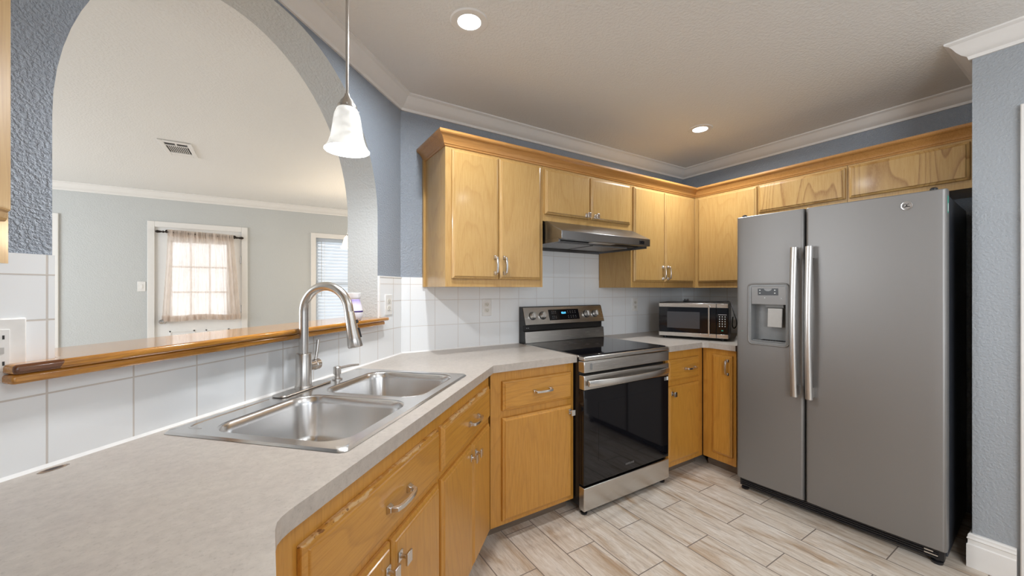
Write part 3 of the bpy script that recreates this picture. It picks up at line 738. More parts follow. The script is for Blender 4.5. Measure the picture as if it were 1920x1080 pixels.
# local: x along wall, y = -n
zr = 0.9145
def bowl_profile(x0, x1, y0, y1):
    rings = []
    for ins, z, rad in ((0, 0.0, 0.075), (0.006, -0.006, 0.072), (0.010, -0.03, 0.07), (0.020, -0.135, 0.065), (0.030, -0.158, 0.055), (0.055, -0.170, 0.045), (0.10, -0.174, 0.03)):
        rings.append([(x, y, zr + 0.005 + z) for x, y in rrect(x0 + ins, x1 - ins, y0 + ins, y1 - ins, rad, 8)])
    return rings
bowls = [(-1.292, -0.918, -0.553, -0.130), (-0.884, -0.508, -0.553, -0.150)]
# rim deck with two holes
bm = bmesh.new(); es = []
loops = [rrect(ST0, ST1, -SN1, -SN0, 0.022, 5), rrect(ST0 + 0.006, ST1 - 0.006, -SN1 + 0.006, -SN0 - 0.006, 0.02, 5)]
vo = [bm.verts.new((x, y, zr + 0.0005)) for x, y in loops[0]]
vi = [bm.verts.new((x, y, zr + 0.006)) for x, y in loops[1]]
n_ = len(vo)
for i in range(n_): bm.faces.new((vo[i], vo[(i + 1) % n_], vi[(i + 1) % n_], vi[i]))
l3 = [(x, y) for x, y in rrect(ST0 + 0.022, ST1 - 0.022, -SN1 + 0.022, -SN0 - 0.022, 0.03, 5)]
v3 = [bm.verts.new((x, y, zr + 0.005)) for x, y in l3]
for i in range(n_): bm.faces.new((vi[i], vi[(i + 1) % n_], v3[(i + 1) % n_], v3[i]))
es = [bm.edges.get((v3[i], v3[(i + 1) % n_])) for i in range(n_)]
for b in bowls:
    lp_ = bowl_profile(*b)[0]
    vs = [bm.verts.new(p) for p in lp_]; es += [bm.edges.new((vs[i], vs[(i + 1) % len(vs)])) for i in range(len(vs))]
bmesh.ops.triangle_fill(bm, use_beauty=True, use_dissolve=False, edges=es)
bmesh.ops.recalc_face_normals(bm, faces=bm.faces)
me = bpy.data.meshes.new('rim'); bm.to_mesh(me); bm.free(); me.materials.append(M['sink_steel']); me.shade_smooth(); me.set_sharp_from_angle(angle=R(40))
o = bpy.data.objects.new('rim', me); C.objects.link(o); o.parent = r
for b in bowls:
    rg = bowl_profile(*b); n_ = len(rg[0]); m = MB()
    vs = [p for q in rg for p in q]; fs = []
    for i in range(len(rg) - 1):
        for k in range(n_): fs.append((i * n_ + k, i * n_ + (k + 1) % n_, (i + 1) * n_ + (k + 1) % n_, (i + 1) * n_ + k))
    fs.append(tuple(range((len(rg) - 1) * n_, len(rg) * n_)))
    m.add(vs, fs)
    bo = m.build('bowl', 'sink_steel', r, angle=60)
    sd = bo.modifiers.new('shell', 'SOLIDIFY'); sd.thickness = 0.0015; sd.offset = 1
    cx, cy = (b[0] + b[1]) / 2, (b[2] + b[3]) / 2
    MB().lathe([(0.0, 0.001), (0.03, 0.001), (0.036, 0.003), (0.044, 0.004), (0.046, 0.0005)], 28, Tr(cx, cy, zr + 0.005 - 0.174)).build('drain', 'chrome', bo)
# raised ridge along the back deck
MB().tube(smooth_path([(-1.284, -0.115, zr + 0.003), (-1.286, -0.090, zr + 0.0042), (-1.268, -0.066, zr + 0.0046), (-1.15, -0.062, zr + 0.0046), (-1.01, -0.062, zr + 0.0036)], 6), 0.0030, 8).build('deck_ridge', 'sink_steel', r)

# faucet
ft, fn = -0.866, 0.076
r = thing('kitchen_faucet', 'brushed nickel gooseneck pull-down faucet standing behind the sink bowls', 'faucet', A(ft, fn, zr + 0.006), A45)
pl_ = rrect(-0.128, 0.128, -0.03, 0.03, 0.02, 6)
MB().prism(pl_, 0, 0.006, 'z').build('deck_plate', 'steel_z', r, bev=0.003)
MB().lathe([(0.031, 0.006), (0.031, 0.011), (0.0275, 0.013), (0.0275, 0.132), (0.026, 0.135), (0.0175, 0.135)], 36).build('body', 'steel_z', r, angle=30)
arc = [(0, 0, 0.134), (0, 0, 0.22), (0, 0, 0.292)]
Rr = 0.097
for k in range(1, 25):
    a = PI * k / 24 * 0.955
    arc.append((0, -Rr + Rr * math.cos(a), 0.292 + Rr * math.sin(a)))
dv = Vector(arc[-1]) - Vector(arc[-2]); dv.normalize()
e0 = Vector(arc[-1]); arc.append(tuple(e0 + dv * 0.012))
MB().tube(arc, 0.0165, 20).build('spout', 'steel_z', r, angle=60)
e1 = Vector(arc[-1])
hp = [e1, e1 + dv * 0.004, e1 + dv * 0.05, e1 + dv * 0.095, e1 + dv * 0.128, e1 + dv * 0.132]
sp = MB().tube([tuple(p) for p in hp], [0.0170, 0.0178, 0.0195, 0.0235, 0.0265, 0.0240], 24).build('spray_head', 'steel_z', r, angle=50)
fx = Vector((0.014, -0.015, 0)).normalized()
for (k, L, wd) in ((0.030, 0.012, 0.006), (0.060, 0.036, 0.0075)):
    c0 = e1 + dv * k + Vector((0.55, -0.83, 0)) * 0.0185
    MB().tube([tuple(c0), tuple(c0 + dv * L + Vector((0.55, -0.83, 0)) * 0.003)], [wd, wd * 0.9], 12).build('spray_button', 'black', sp)
T = Tr(0, 0, 0.082) @ Rm(90, 'Y')
MB().lathe([(0.019, 0.024), (0.019, 0.052), (0.0215, 0.054), (0.0215, 0.074), (0.019, 0.076)], 28, T).build('handle_hub', 'steel_z', r, angle=30)
MB().tube([(0.062, 0.0, 0.098), (0.068, -0.002, 0.135), (0.074, -0.003, 0.178)], [0.006, 0.0055, 0.0065], 12).build('lever', 'steel_z', r)

# soap dispenser
r = thing('soap_dispenser', 'short brushed nickel soap dispenser on the sink deck right of the faucet', 'soap dispenser', A(-0.700, 0.095, zr + 0.005), A45)
MB().lathe([(0.021, 0), (0.021, 0.004), (0.012, 0.008), (0.012, 0.022), (0.0155, 0.024), (0.0155, 0.052), (0.013, 0.055)], 24).build('pump', 'steel_z', r, angle=30)
MB().tube([(0.010, -0.002, 0.046), (0.060, -0.020, 0.048), (0.098, -0.034, 0.046)], [0.0055, 0.005, 0.0042], 10).build('nozzle', 'steel_z', r)

# ------------------------------------------------------------------ range
RX, RY, RW = 1.516, 1.645, 0.762
r = thing('electric_range', 'stainless steel and black glass electric range between the base cabinets', 'range', (RX, RY, 0))
MB().box(0.002, RW - 0.002, 0.045, 0.655, 0.045, 0.900).build('body', 'range_side', r)
MB().box(0, RW, 0.0, 0.05, 0.888, 0.912).box(0, 0.012, 0.05, 0.62, 0.900, 0.916).box(RW - 0.012, RW, 0.05, 0.62, 0.900, 0.916).build('cooktop_frame', 'steel', r, bev=0.006, seg=3)
ck = MB().box(0.008, RW - 0.008, 0.020, 0.600, 0.905, 0.9185).build('cooktop', 'black_gloss', r, bev=0.002)
vp = MB().box(0, RW, 0.0, 0.05, 0.820, 0.886).build('vent_panel', 'steel', r, bev=0.004)
MB().box(0.06, RW - 0.035, -0.0012, 0.001, 0.834, 0.876).build('inset', 'steel', vp, bev=0.0008)
MB().prism(rrect(0.045, 0.062, 0.836, 0.874, 0.008, 4), -0.002, 0.001, 'y').build('end_grip', 'grey_plastic', vp)
dr = MB().box(0, RW, 0.0, 0.045, 0.722, 0.805).build('oven_door', 'steel', r, bev=0.005, seg=3)
MB().box(0.0, RW, 0.003, 0.045, 0.176, 0.7215).build('glass', 'black_gloss', dr, bev=0.003)
MB().box(0.115, RW - 0.115, 0.0024, 0.004, 0.30, 0.64).build('window', 'black_gloss', dr)
hb = MB(); K = 22; vs = []; fs = []
for k in range(K + 1):
    x = 0.022 + (RW - 0.044) * k / K
    s = math.sin(PI * k / K); yo = -0.012 - 0.038 * s ** 0.7
    for (dy, dz) in ((0.008, -0.017), (-0.006, -0.019), (-0.010, 0.0), (-0.006, 0.017), (0.008, 0.015)): vs.append((x, yo + dy, 0.762 + dz))
for k in range(K):
    for i in range(5): fs.append((k * 5 + i, k * 5 + (i + 1) % 5, k * 5 + 5 + (i + 1) % 5, k * 5 + 5 + i))
fs.append((0, 1, 2, 3, 4)); fs.append(tuple(K * 5 + i for i in (4, 3, 2, 1, 0)))
hb.add(vs, fs)
hb.build('handle', 'steel', dr, bev=0.002)
text('lettering', 'SAMSUNG', 0.017, 'oven_text', dr, (RW / 2, 0.0022, 0.222), (R(90), 0, 0))
lb = MB().box(RW - 0.022, RW - 0.006, 0.0015, 0.0035, 0.690, 0.714).build('energy_label', 'sticker', dr); lb['label'] = 'small white label'
MB().box(RW - 0.046, RW - 0.026, 0.002, 0.0035, 0.690, 0.712).build('warning_label', 'oven_text', dr)
dw = MB().box(0, RW, 0.0, 0.045, 0.030, 0.163).build('storage_drawer', 'steel', r, bev=0.004)
for x in (0.03, RW - 0.03):
    for y in (0.035, 0.60):
        MB().lathe([(0.018, 0.0), (0.020, 0.010), (0.012, 0.014), (0.012, 0.047)], 16, Tr(x, y, 0)).build('foot', 'black', r)
# backguard: control panel leaning back over a dark recess and a lower steel panel
bg0 = 0.610
bgp = [(0.676, 0.900), (bg0 - 0.010, 0.918), (bg0 - 0.003, 0.998), (bg0 + 0.018, 1.004), (bg0 + 0.018, 1.040), (bg0 - 0.012, 1.046), (bg0 + 0.026, 1.168), (bg0 + 0.034, 1.174), (0.676, 1.174)]
MB().prism(bgp, 0.0, RW + 0.004, 'x').build('backguard', 'range_side', r)
def bgface(name, y0, z0, y1, z1, x0, x1, th, mat, par=r):
    d = Vector((0, y1 - y0, z1 - z0)).normalized(); n = Vector((0, -d.z, d.y))
    if n.y > 0: n = -n
    a, b = Vector((0, y0, z0)), Vector((0, y1, z1)); q = n * th
    pts = [a, b, b + q, a + q]
    return MB().prism([(p.y, p.z) for p in pts], x0, x1, 'x').build(name, mat, par, bev=0.001, seg=1)
bgface('lower_panel', bg0 - 0.010, 0.920, bg0 - 0.003, 0.998, 0.004, RW, 0.002, 'steel')
cpn = bgface('control_panel', bg0 - 0.012, 1.047, bg0 + 0.026, 1.168, 0.004, RW, 0.002, 'steel')
cd = Vector((0, 0.038, 0.121)).normalized(); cn = Vector((0, -cd.z, cd.y)); cb = Vector((0, bg0 - 0.012, 1.047)) + cn * 0.002
tilt = math.atan2(0.038, 0.121)
def cpt(x, u, h=0.0): p = cb + cd * u + cn * h; return Vector((x, p.y, p.z))
ds = MB().box(0.222, 0.512, -0.001, 0.0015, 0.026, 0.106).build('display', 'black_gloss', cpn, loc=tuple(cb), rot=(-tilt, 0, 0))
q = cpt(0.362, 0.078, 0.0013)
text('clock', '12:11', 0.021, 'clock', cpn, tuple(q), (R(90) - tilt, 0, 0))
for row, u in ((0, 0.088), (1, 0.076), (2, 0.052), (3, 0.040)):
    for x0 in [0.25 + k * 0.016 for k in range(3)] + [0.40 + k * 0.024 for k in range(4)]:
        MB().box(x0, x0 + 0.008, -0.0014, -0.0008, u, u + 0.0035).build('key_print', 'oven_text', cpn, loc=tuple(cb), rot=(-tilt, 0, 0))
for x in (0.075, 0.165, 0.590, 0.680):
    q = cpt(x, 0.064)
    kb = MB().lathe([(0.026, 0), (0.026, 0.006), (0.0225, 0.010), (0.021, 0.026), (0.0195, 0.028)], 28, Rm(90, 'X'))
    MB().lathe([(0.0295, 0), (0.0295, 0.004), (0.027, 0.0045)], 28, Rm(90, 'X')).build('knob_ring', 'black', cpn, loc=tuple(q), rot=(-tilt, 0, 0))
    ko = kb.build('knob', 'handle_steel', cpn, loc=tuple(q), rot=(-tilt, 0, 0), angle=30)
    MB().box(-0.006, 0.006, -0.037, -0.026, -0.020, 0.020)  .build('grip', 'handle_steel', ko, bev=0.0015)
for k in range(2):
    q = (0.03 + k * 0.015, bg0 + 0.016, 1.02)
    MB().box(q[0], q[0] + 0.004, q[1] - 0.001, q[1] + 0.003, q[2], q[2] + 0.004).build('indicator_lamp', 'grey_light', r)

# ------------------------------------------------------------------ range hood
r = thing('range_hood', 'smoky stainless steel under-cabinet range hood above the range', 'range hood', (0, 0, 0))
hx0, hx1, hyf, hyb = 1.490, 2.298, 1.812, PY - tl - 0.001
hp_ = [(hyb, 1.612), (hyb, 1.734), (UY - 0.022, 1.734), (hyf, 1.655), (hyf, 1.604), (hyf + 0.03, 1.604), (hyf + 0.03, 1.612)]
sh = MB().prism(hp_, hx0, hx1, 'x').build('shell', 'hood_steel', r, bev=0.003)
MB().box(hx0, hx0 + 0.012, hyf + 0.03, hyb, 1.590, 1.613).box(hx1 - 0.012, hx1, hyf + 0.03, hyb, 1.590, 1.613).box(hx0, hx1, hyb - 0.01, hyb, 1.585, 1.613).build('lower_rim', 'hood_steel', r)
MB().box(hx0 + 0.012, hx1 - 0.012, hyf + 0.10, hyb - 0.01, 1.606, 1.6118).build('recess', 'black', r)
for k in range(2):
    x = hx0 + 0.04 + k * 0.37
    MB().box(x, x + 0.34, hyf + 0.16, hyb - 0.10, 1.598, 1.606).build('filter', 'filter', r)
MB().box(hx0 + 0.30, hx0 + 0.50, hyf + 0.04, hyf + 0.09, 1.603, 1.6115).build('lamp_lens', 'grey_light', r, bev=0.003)
cs = MB().box(hx1 - 0.115, hx1 - 0.065, hyf - 0.002, hyf + 0.002, 1.614, 1.640).build('switch_panel', 'black', r, bev=0.001)
for k in range(2): MB().box(hx1 - 0.109 + k * 0.023, hx1 - 0.092 + k * 0.023, hyf - 0.006, hyf - 0.002, 1.619, 1.636).build('rocker_switch', 'black_gloss', cs, bev=0.001)

# ------------------------------------------------------------------ fridge
fa = Vector((2.590, 1.365)); fb = Vector((2.645, 0.447)); fd = fb - fa; FW = fd.length
fz = math.atan2(fd.y, fd.x)
r = thing('refrigerator', 'slate grey side by side refrigerator with ice and water dispenser', 'refrigerator', (fa.x, fa.y, 0), fz)
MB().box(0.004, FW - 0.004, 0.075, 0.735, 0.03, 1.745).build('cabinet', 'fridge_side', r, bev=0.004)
def fdoor(x0, x1, hole=None):
    # gently bowed door front with rounded edges; optional rectangular hole for the dispenser
    zc0, zc1 = 0.078, 1.765
    def yb(x): u = (x - x0) / (x1 - x0); ed = min(x - x0, x1 - x); rd = 0.014; q = 0 if ed > rd else rd - math.sqrt(max(0, rd * rd - (rd - ed) ** 2)); return -0.006 * math.sin(PI * u) + q
    xs = sorted(set([x0 + d for d in (0, 0.001, 0.003, 0.006, 0.010, 0.014)] + [x1 - d for d in (0, 0.001, 0.003, 0.006, 0.010, 0.014)] + [x0 + 0.014 + (x1 - x0 - 0.028) * k / 12 for k in range(13)] + (list(hole[:2]) if hole else [])))
    zs = sorted(set([zc0, zc0 + 0.004, zc1 - 0.004, zc1] + (list(hole[2:]) if hole else [])))
    m = MB(); idx = {}
    for i, x in enumerate(xs):
        for j, z in enumerate(zs):
            y = yb(x) + (0.003 if z in (zc0, zc1) else 0)
            idx[i, j] = len(m.v); m.v.append((x, y, z))
    def fc(*f): m.f.append(f); m.mi.append(0)
    for i in range(len(xs) - 1):
        for j in range(len(zs) - 1):
            if hole and hole[0] <= xs[i] < hole[1] - 1e-6 and hole[2] <= zs[j] < hole[3] - 1e-6: continue
            fc(idx[i, j], idx[i + 1, j], idx[i + 1, j + 1], idx[i, j + 1])
    back = 0.070
    o = len(m.v); 
    for i, x in enumerate(xs): m.v.append((x, back, zc0)); m.v.append((x, back, zc1))
    for i in range(len(xs) - 1):
        fc(idx[i, 0], o + 2 * i, o + 2 * i + 2, idx[i + 1, 0]); fc(idx[i, len(zs) - 1], idx[i + 1, len(zs) - 1], o + 2 * i + 3, o + 2 * i + 1)
        fc(o + 2 * i, o + 2 * i + 1, o + 2 * i + 3, o + 2 * i + 2)
    n = len(xs) - 1; L = len(zs) - 1
    fc(*[idx[0, j] for j in range(L + 1)], o + 1, o); fc(*[idx[n, j] for j in range(L + 1)][::-1], o + 2 * n, o + 2 * n + 1)
    return m
hole = (0.090, 0.283, 0.972, 1.318)
ld = fdoor(0.0, 0.368, hole).build('freezer_door', 'slate', r, angle=30)
rd = fdoor(0.377, FW, None).build('fridge_door', 'slate', r, angle=30)
# dispenser
dx0, dx1, dz0, dz1 = hole
dm = MB(); 
outer_ = rrect(dx0 - 0.014, dx1 + 0.012, dz0 - 0.016, dz1 + 0.014, 0.022, 5); inner_ = rrect(dx0 + 0.002, dx1 - 0.002, dz0 + 0.002, dz1 - 0.002, 0.010, 5)
nn = len(outer_)
dm.add([(x, -0.0095, z) for x, z in outer_] + [(x, -0.0095, z) for x, z in inner_] + [(x, 0.0, z) for x, z in outer_] + [(x, 0.062, z) for x, z in inner_],
       [f for i in range(nn) for f in ((i, (i + 1) % nn, nn + (i + 1) % nn, nn + i), (i, 2 * nn + i, 2 * nn + (i + 1) % nn, (i + 1) % nn), (nn + i, nn + (i + 1) % nn, 3 * nn + (i + 1) % nn, 3 * nn + i))] + [tuple(3 * nn + i for i in range(nn))])
dp = dm.build('dispenser', 'grey_plastic', ld, angle=40)
MB().tube([(x, -0.0085, z) for x, z in outer_] + [(outer_[0][0], -0.0085, outer_[0][1])], 0.0048, 8).build('bezel', 'slate', dp, angle=60)
pn = MB().prism([(-0.008, dz1 - 0.003), (-0.004, 1.206), (0.03, 1.206), (0.03, dz1 - 0.003)], dx0 + 0.003, dx1 - 0.003, 'x').build('control_panel', 'slate', dp)
dsp = MB().box(dx0 + 0.040, dx1 - 0.042, -0.0085, -0.004, 1.262, 1.304).build('display', 'black', dp)
MB().prism([(0.022 * math.cos(PI + PI * k / 12), 0.016 * math.sin(PI + PI * k / 12)) for k in range(13)], -0.0092, -0.0084, 'y', Tr((dx0 + dx1) / 2, 0, 1.303)).build('screen', 'grey_plastic', dp)
for x, z in ((0.142, 1.293), (0.142, 1.275), (0.224, 1.293), (0.224, 1.275)): MB().box(x - 0.004, x + 0.004, -0.0094, -0.0084, z - 0.003, z + 0.003).build('button', 'pad_text', dp)
for x, z in ((0.168, 1.246), (0.258, 1.243)): MB().lathe([(0.0032, 0.004), (0.003, 0.0075)], 12, Tr(x, 0, z) @ Rm(90, 'X')).build('indicator_lamp', 'pad_text', dp)
MB().prism([(0.010, 1.206), (0.050, 1.206), (0.044, 1.180), (0.016, 1.186)], 0.165, 0.262, 'x').build('ice_chute', 'grey_plastic', dp)
MB().add([(0.178, 0.012, 1.182), (0.256, 0.012, 1.182), (0.250, 0.020, 1.066), (0.172, 0.020, 1.066), (0.178, 0.022, 1.182), (0.256, 0.022, 1.182), (0.250, 0.030, 1.066), (0.172, 0.030, 1.066)],
         [(0, 1, 2, 3), (7, 6, 5, 4), (0, 4, 5, 1), (1, 5, 6, 2), (2, 6, 7, 3), (3, 7, 4, 0)]).build('paddle', 'grey_light', dp, bev=0.002)
tr_ = MB().box(dx0 + 0.006, dx1 - 0.006, 0.000, 0.058, dz0 + 0.003, dz0 + 0.010)
dt = tr_.build('drip_tray', 'grey_plastic', dp)
gr = MB()
for k in range(9): gr.box(dx0 + 0.05 + k * 0.014, dx0 + 0.058 + k * 0.014, 0.006, 0.052, dz0 + 0.010, dz0 + 0.0125)
gr.build('grille', 'slot', dp)
# handles
for hx, dpar in ((0.333, ld), (0.405, rd)):
    K = 24; vs = []; fs = []; ns = 6
    for k in range(K + 1):
        u = k / K; z = 0.678 + (1.542 - 0.678) * u; s = math.sin(PI * u)
        yo = -0.040 - 0.020 * s; w2 = 0.017 - 0.002 * s
        for (ax, ay) in ((-w2, 0.006), (-w2, -0.004), (-w2 * 0.55, -0.011), (w2 * 0.55, -0.011), (w2, -0.004), (w2, 0.006)): vs.append((hx + ax, yo + ay, z))
    for k in range(K):
        for i in range(ns): fs.append((k * ns + i, k * ns + (i + 1) % ns, (k + 1) * ns + (i + 1) % ns, (k + 1) * ns + i))
    fs.append(tuple(range(ns))[::-1]); fs.append(tuple(K * ns + i for i in range(ns)))
    h = MB().add(vs, fs)
    h.box(hx - 0.013, hx + 0.016, -0.036, -0.003, 0.690, 0.745).box(hx - 0.013, hx + 0.016, -0.036, -0.003, 1.475, 1.530)
    h.build('handle', 'handle_steel', dpar, angle=50)
# round emblem with its curled monogram
em = MB().lathe([(0, 0.0035), (0.0165, 0.0035), (0.018, 0.005), (0.0205, 0.0045), (0.0215, 0.002), (0.0215, 0.0)], 32, Tr(0.790, -0.004, 1.706) @ Rm(90, 'X')).build('emblem', 'chrome', rd)
def curl(cx, cz, r0, a0, a1, n=18): return [(cx + r0 * (1 - 0.35 * k / n) * math.cos(R(a0 + (a1 - a0) * k / n)), -0.0080, cz + r0 * (1 - 0.35 * k / n) * math.sin(R(a0 + (a1 - a0) * k / n))) for k in range(n + 1)]
MB().tube(curl(0.7850, 1.706, 0.0085, 60, 380), 0.0010, 6).tube(curl(0.7955, 1.706, 0.0080, 60, 330), 0.0010, 6).tube([(0.779, -0.008, 1.697), (0.790, -0.008, 1.7055), (0.802, -0.008, 1.697)], 0.0009, 6).build('monogram', 'dark_metal', em)
# side labels, hinges, base grille, feet
st = MB().box(FW - 0.0005, FW + 0.0010, 0.028, 0.046, 1.655, 1.735).build('side_label', 'green', rd); st['label'] = 'green and white label on the door edge'
MB().box(FW, FW + 0.0014, 0.031, 0.043, 1.662, 1.700).build('label_print', 'sticker', st)
for x in (0.035, FW - 0.045): MB().box(x - 0.03, x + 0.03, 0.025, 0.12, 1.745, 1.760).lathe([(0.014, 1.75), (0.014, 1.778), (0.008, 1.782)], 16, Tr(x, 0.035, 0)).build('hinge_cover', 'black', r, bev=0.003)
bg_ = MB().box(0.01, FW - 0.01, 0.030, 0.075, 0.022, 0.074)
for k in range(4): bg_.box(0.02, FW - 0.03, 0.024, 0.031, 0.028 + k * 0.011, 0.033 + k * 0.011)
bg_.build('base_grille', 'black', r)
for x in (0.035, FW - 0.035):
    MB().lathe([(0.020, 0.0), (0.022, 0.012), (0.010, 0.016), (0.010, 0.03)], 16, Tr(x, 0.045, 0)).build('levelling_foot', 'black', r)
    MB().lathe([(0.022, 0.0), (0.022, 0.031)], 16, Tr(x, 0.66, 0)).build('roller', 'black', r)
MB().box(FW - 0.075, FW - 0.030, 0.020, 0.028, 0.040, 0.046).box(FW - 0.075, FW - 0.045, 0.020, 0.028, 0.054, 0.060).build('screw_tab', 'chrome', r)

# ------------------------------------------------------------------ microwave
ml = Vector((2.640, 2.000)); mr = Vector((2.852, 1.560)); md = mr - ml; MW = md.length; mz = math.atan2(md.y, md.x)
r = thing('microwave_oven', 'black microwave with silver bands standing in the corner beside the fridge', 'microwave', (ml.x, ml.y, 0.914), mz)
MH = 0.282
MB().box(0, MW, 0.012, 0.355, 0.016, MH).build('case', 'black', r, bev=0.006)
xd = MW * 0.835
md_ = MB().box(0.004, xd, -0.008, 0.012, 0.022, MH - 0.004).build('door', 'black_gloss', r, bev=0.002)
for z in (0.022, MH - 0.034): MB().box(0.004, xd, -0.011, -0.006, z, z + 0.029).build('silver_band', 'steel', md_, bev=0.001)
def mk_mesh():
    m, nt, p = nmat('dark perforated window')
    p.inputs['Base Color'].default_value = (0.055, 0.055, 0.06, 1); p.inputs['Roughness'].default_value = 0.10
    return m
M['mw_window'] = mk_mesh()
MB().box(0.065, xd - 0.11, -0.0092, -0.007, 0.085, MH - 0.070).build('window', 'mw_window', md_)
MB().box(xd - 0.052, xd - 0.041, -0.030, -0.022, 0.030, MH - 0.016).box(xd - 0.052, xd - 0.041, -0.024, -0.009, 0.030, 0.045).box(xd - 0.052, xd - 0.041, -0.024, -0.009, MH - 0.031, MH - 0.016).build('handle', 'steel_z', md_, bev=0.002)
pn = MB().box(xd + 0.003, MW - 0.002, -0.008, 0.012, 0.022, MH - 0.004).build('control_panel', 'black_gloss', r, bev=0.002)
for z in (0.022, MH - 0.034): MB().box(xd + 0.003, MW - 0.002, -0.011, -0.006, z, z + 0.029).build('silver_band', 'steel', pn, bev=0.001)
pxm = (xd + MW) / 2
kp = MB().box(pxm - 0.026, pxm + 0.028, -0.0088, -0.0078, 0.196, 0.199)
for j in range(5):
    for i in range(3): kp.box(pxm - 0.021 + i * 0.018, pxm - 0.015 + i * 0.018, -0.0088, -0.0078, 0.178 - j * 0.0175, 0.186 - j * 0.0175)
kp.build('keypad_print', 'pad_text', pn)
MB().box(pxm - 0.006, pxm + 0.006, -0.0088, -0.0078, 0.076, 0.084).build('start_key', 'green', pn)
for x in (0.04, MW - 0.04):
    for y in (0.045, 0.31): MB().lathe([(0.014, 0.0), (0.016, 0.017)], 14, Tr(x, y, 0.0003)).build('foot', 'black', r)
cpts = [(0.19, 0.26, 0.006), (0.15, 0.22, 0.006), (0.20, 0.18, 0.006), (0.30, 0.20, 0.006), (0.40, 0.21, 0.007), (0.47, 0.20, 0.010), (MW + 0.004, 0.18, 0.003), (MW + 0.016, 0.15, -0.030), (MW + 0.030, 0.12, -0.080), (MW + 0.046, 0.10, -0.130), (MW + 0.046, 0.11, -0.170), (MW + 0.030, 0.14, -0.192), (MW + 0.016, 0.19, -0.180), (MW + 0.012, 0.28, -0.150), (MW + 0.012, 0.36, -0.12)]
MB().tube(smooth_path([(x, y, MH + z) for x, y, z in cpts]), 0.0042, 8).build('power_cord', 'cord', r)
MB().box(0.155, 0.185, 0.215, 0.250, MH + 0.0005, MH + 0.024).build('plug', 'black', r, bev=0.003)

# ------------------------------------------------------------------ outlets and switches
def outlet(label, loc, rz, group=None):
    r = thing('wall_outlet', label, 'outlet', loc, rz, group)
    MB().box(-0.036, 0.036, -0.006, 0, -0.058, 0.058).build('cover_plate', 'plate', r, bev=0.003)
    for s in (-1, 1):
        f = MB().prism(rrect(-0.016, 0.016, s * 0.0195 - 0.0135, s * 0.0195 + 0.0135, 0.010, 5), -0.0085, -0.005, 'y').build('receptacle', 'recept', r)
        MB().box(-0.0075, -0.0055, -0.0088, -0.006, s * 0.0195 - 0.002, s * 0.0195 + 0.006).box(0.0055, 0.0075, -0.0088, -0.006, s * 0.0195 - 0.002, s * 0.0195 + 0.005).box(-0.0018, 0.0018, -0.0088, -0.006, s * 0.0195 - 0.009, s * 0.0195 - 0.005).build('slots', 'slot', f)
    return r
outlet('white outlet on the backsplash tiles left of the range', (1.252, PY - tl, 1.176), 0, 'white wall outlets')
outlet('white outlet on the backsplash tiles between range and microwave', (2.735, PY - tl, 1.164), 0, 'white wall outlets')
outlet('white outlet at the right end of the oak ledge', A(-0.155, tl, 1.212), A45, 'white wall outlets')
r = thing('wall_outlet', 'large white double outlet plate at the left photo edge below the blue pillar', 'outlet', A(-1.627, tl, 1.176), A45, 'white wall outlets')
MB().box(-0.062, 0.064, -0.007, 0, -0.064, 0.064).build('cover_plate', 'plate', r, bev=0.004)
for cx in (-0.026, 0.022):
    f = MB().box(cx - 0.0165, cx + 0.0165, -0.010, -0.006, -0.042, 0.042).build('receptacle', 'plate', r, bev=0.001)
    sl = MB()
    for s in (-1, 1): sl.box(cx - 0.009, cx - 0.006, -0.0104, -0.009, s * 0.026 - 0.004, s * 0.026 + 0.005).box(cx + 0.006, cx + 0.009, -0.0104, -0.009, s * 0.026 - 0.004, s * 0.026 + 0.004)
    sl.build('slots', 'slot', f)
    MB().box(cx - 0.008, cx + 0.008, -0.0112, -0.0098, -0.006, 0.006).build('test_button', 'grey_light', f)
r = thing('light_switch', 'white light switch on the grey wall left of the far door', 'switch', (-1.264, Y6, 1.334))
MB().box(-0.036, 0.036, -0.006, 0, -0.058, 0.058).build('cover_plate', 'plate', r, bev=0.003)
MB().box(-0.012, 0.012, -0.010, -0.005, -0.024, 0.024).build('toggle', 'plate', r, bev=0.002)

# ------------------------------------------------------------------ lights
def can(x, y, label, power):
    r = thing('recessed_light', label, 'ceiling light', (x, y, CE), 0, 'round recessed ceiling lights')
    MB().lathe([(0.050, -0.0045), (0.058, -0.006), (0.078, -0.005), (0.083, -0.001), (0.083, 0.0)], 40, cap=False).build('trim_ring', 'white', r)
    MB().lathe([(0.0, -0.0035), (0.03, -0.0035), (0.051, -0.0045)], 40).build('lens', 'lens', r)
    area('recessed_lamp', (x, y, CE - 0.012), (0, 0, 0), 0.10, 0.10, power, (0.93, 0.97, 1.0), 'DISK', 165)
can(0.735, 1.520, 'round recessed ceiling light nearer the arch', 10)
can(2.643, 1.650, 'round recessed ceiling light in front of the corner cabinets', 9)
can(0.75, -0.50, 'added unseen recessed ceiling light behind the camera', 5)  # this and the next are unseen lamps added to brighten the kitchen
can(2.05, -0.50, 'added unseen recessed ceiling light behind the camera', 5)
px_, py_ = 0.238, 1.495
r = thing('pendant_light', 'pendant lamp with white swirled glass bell shade hanging over the sink', 'pendant lamp', (px_, py_, 0))
zs0 = 1.797
MB().lathe([(0.0, CE - 0.001), (0.062, CE - 0.001), (0.060, CE - 0.012), (0.030, CE - 0.026), (0.008, CE - 0.034)], 32).build('canopy', 'steel_z', r)
MB().lathe([(0.0055, zs0 + 0.195), (0.0055, CE - 0.03)], 14).build('rod', 'steel_z', r)
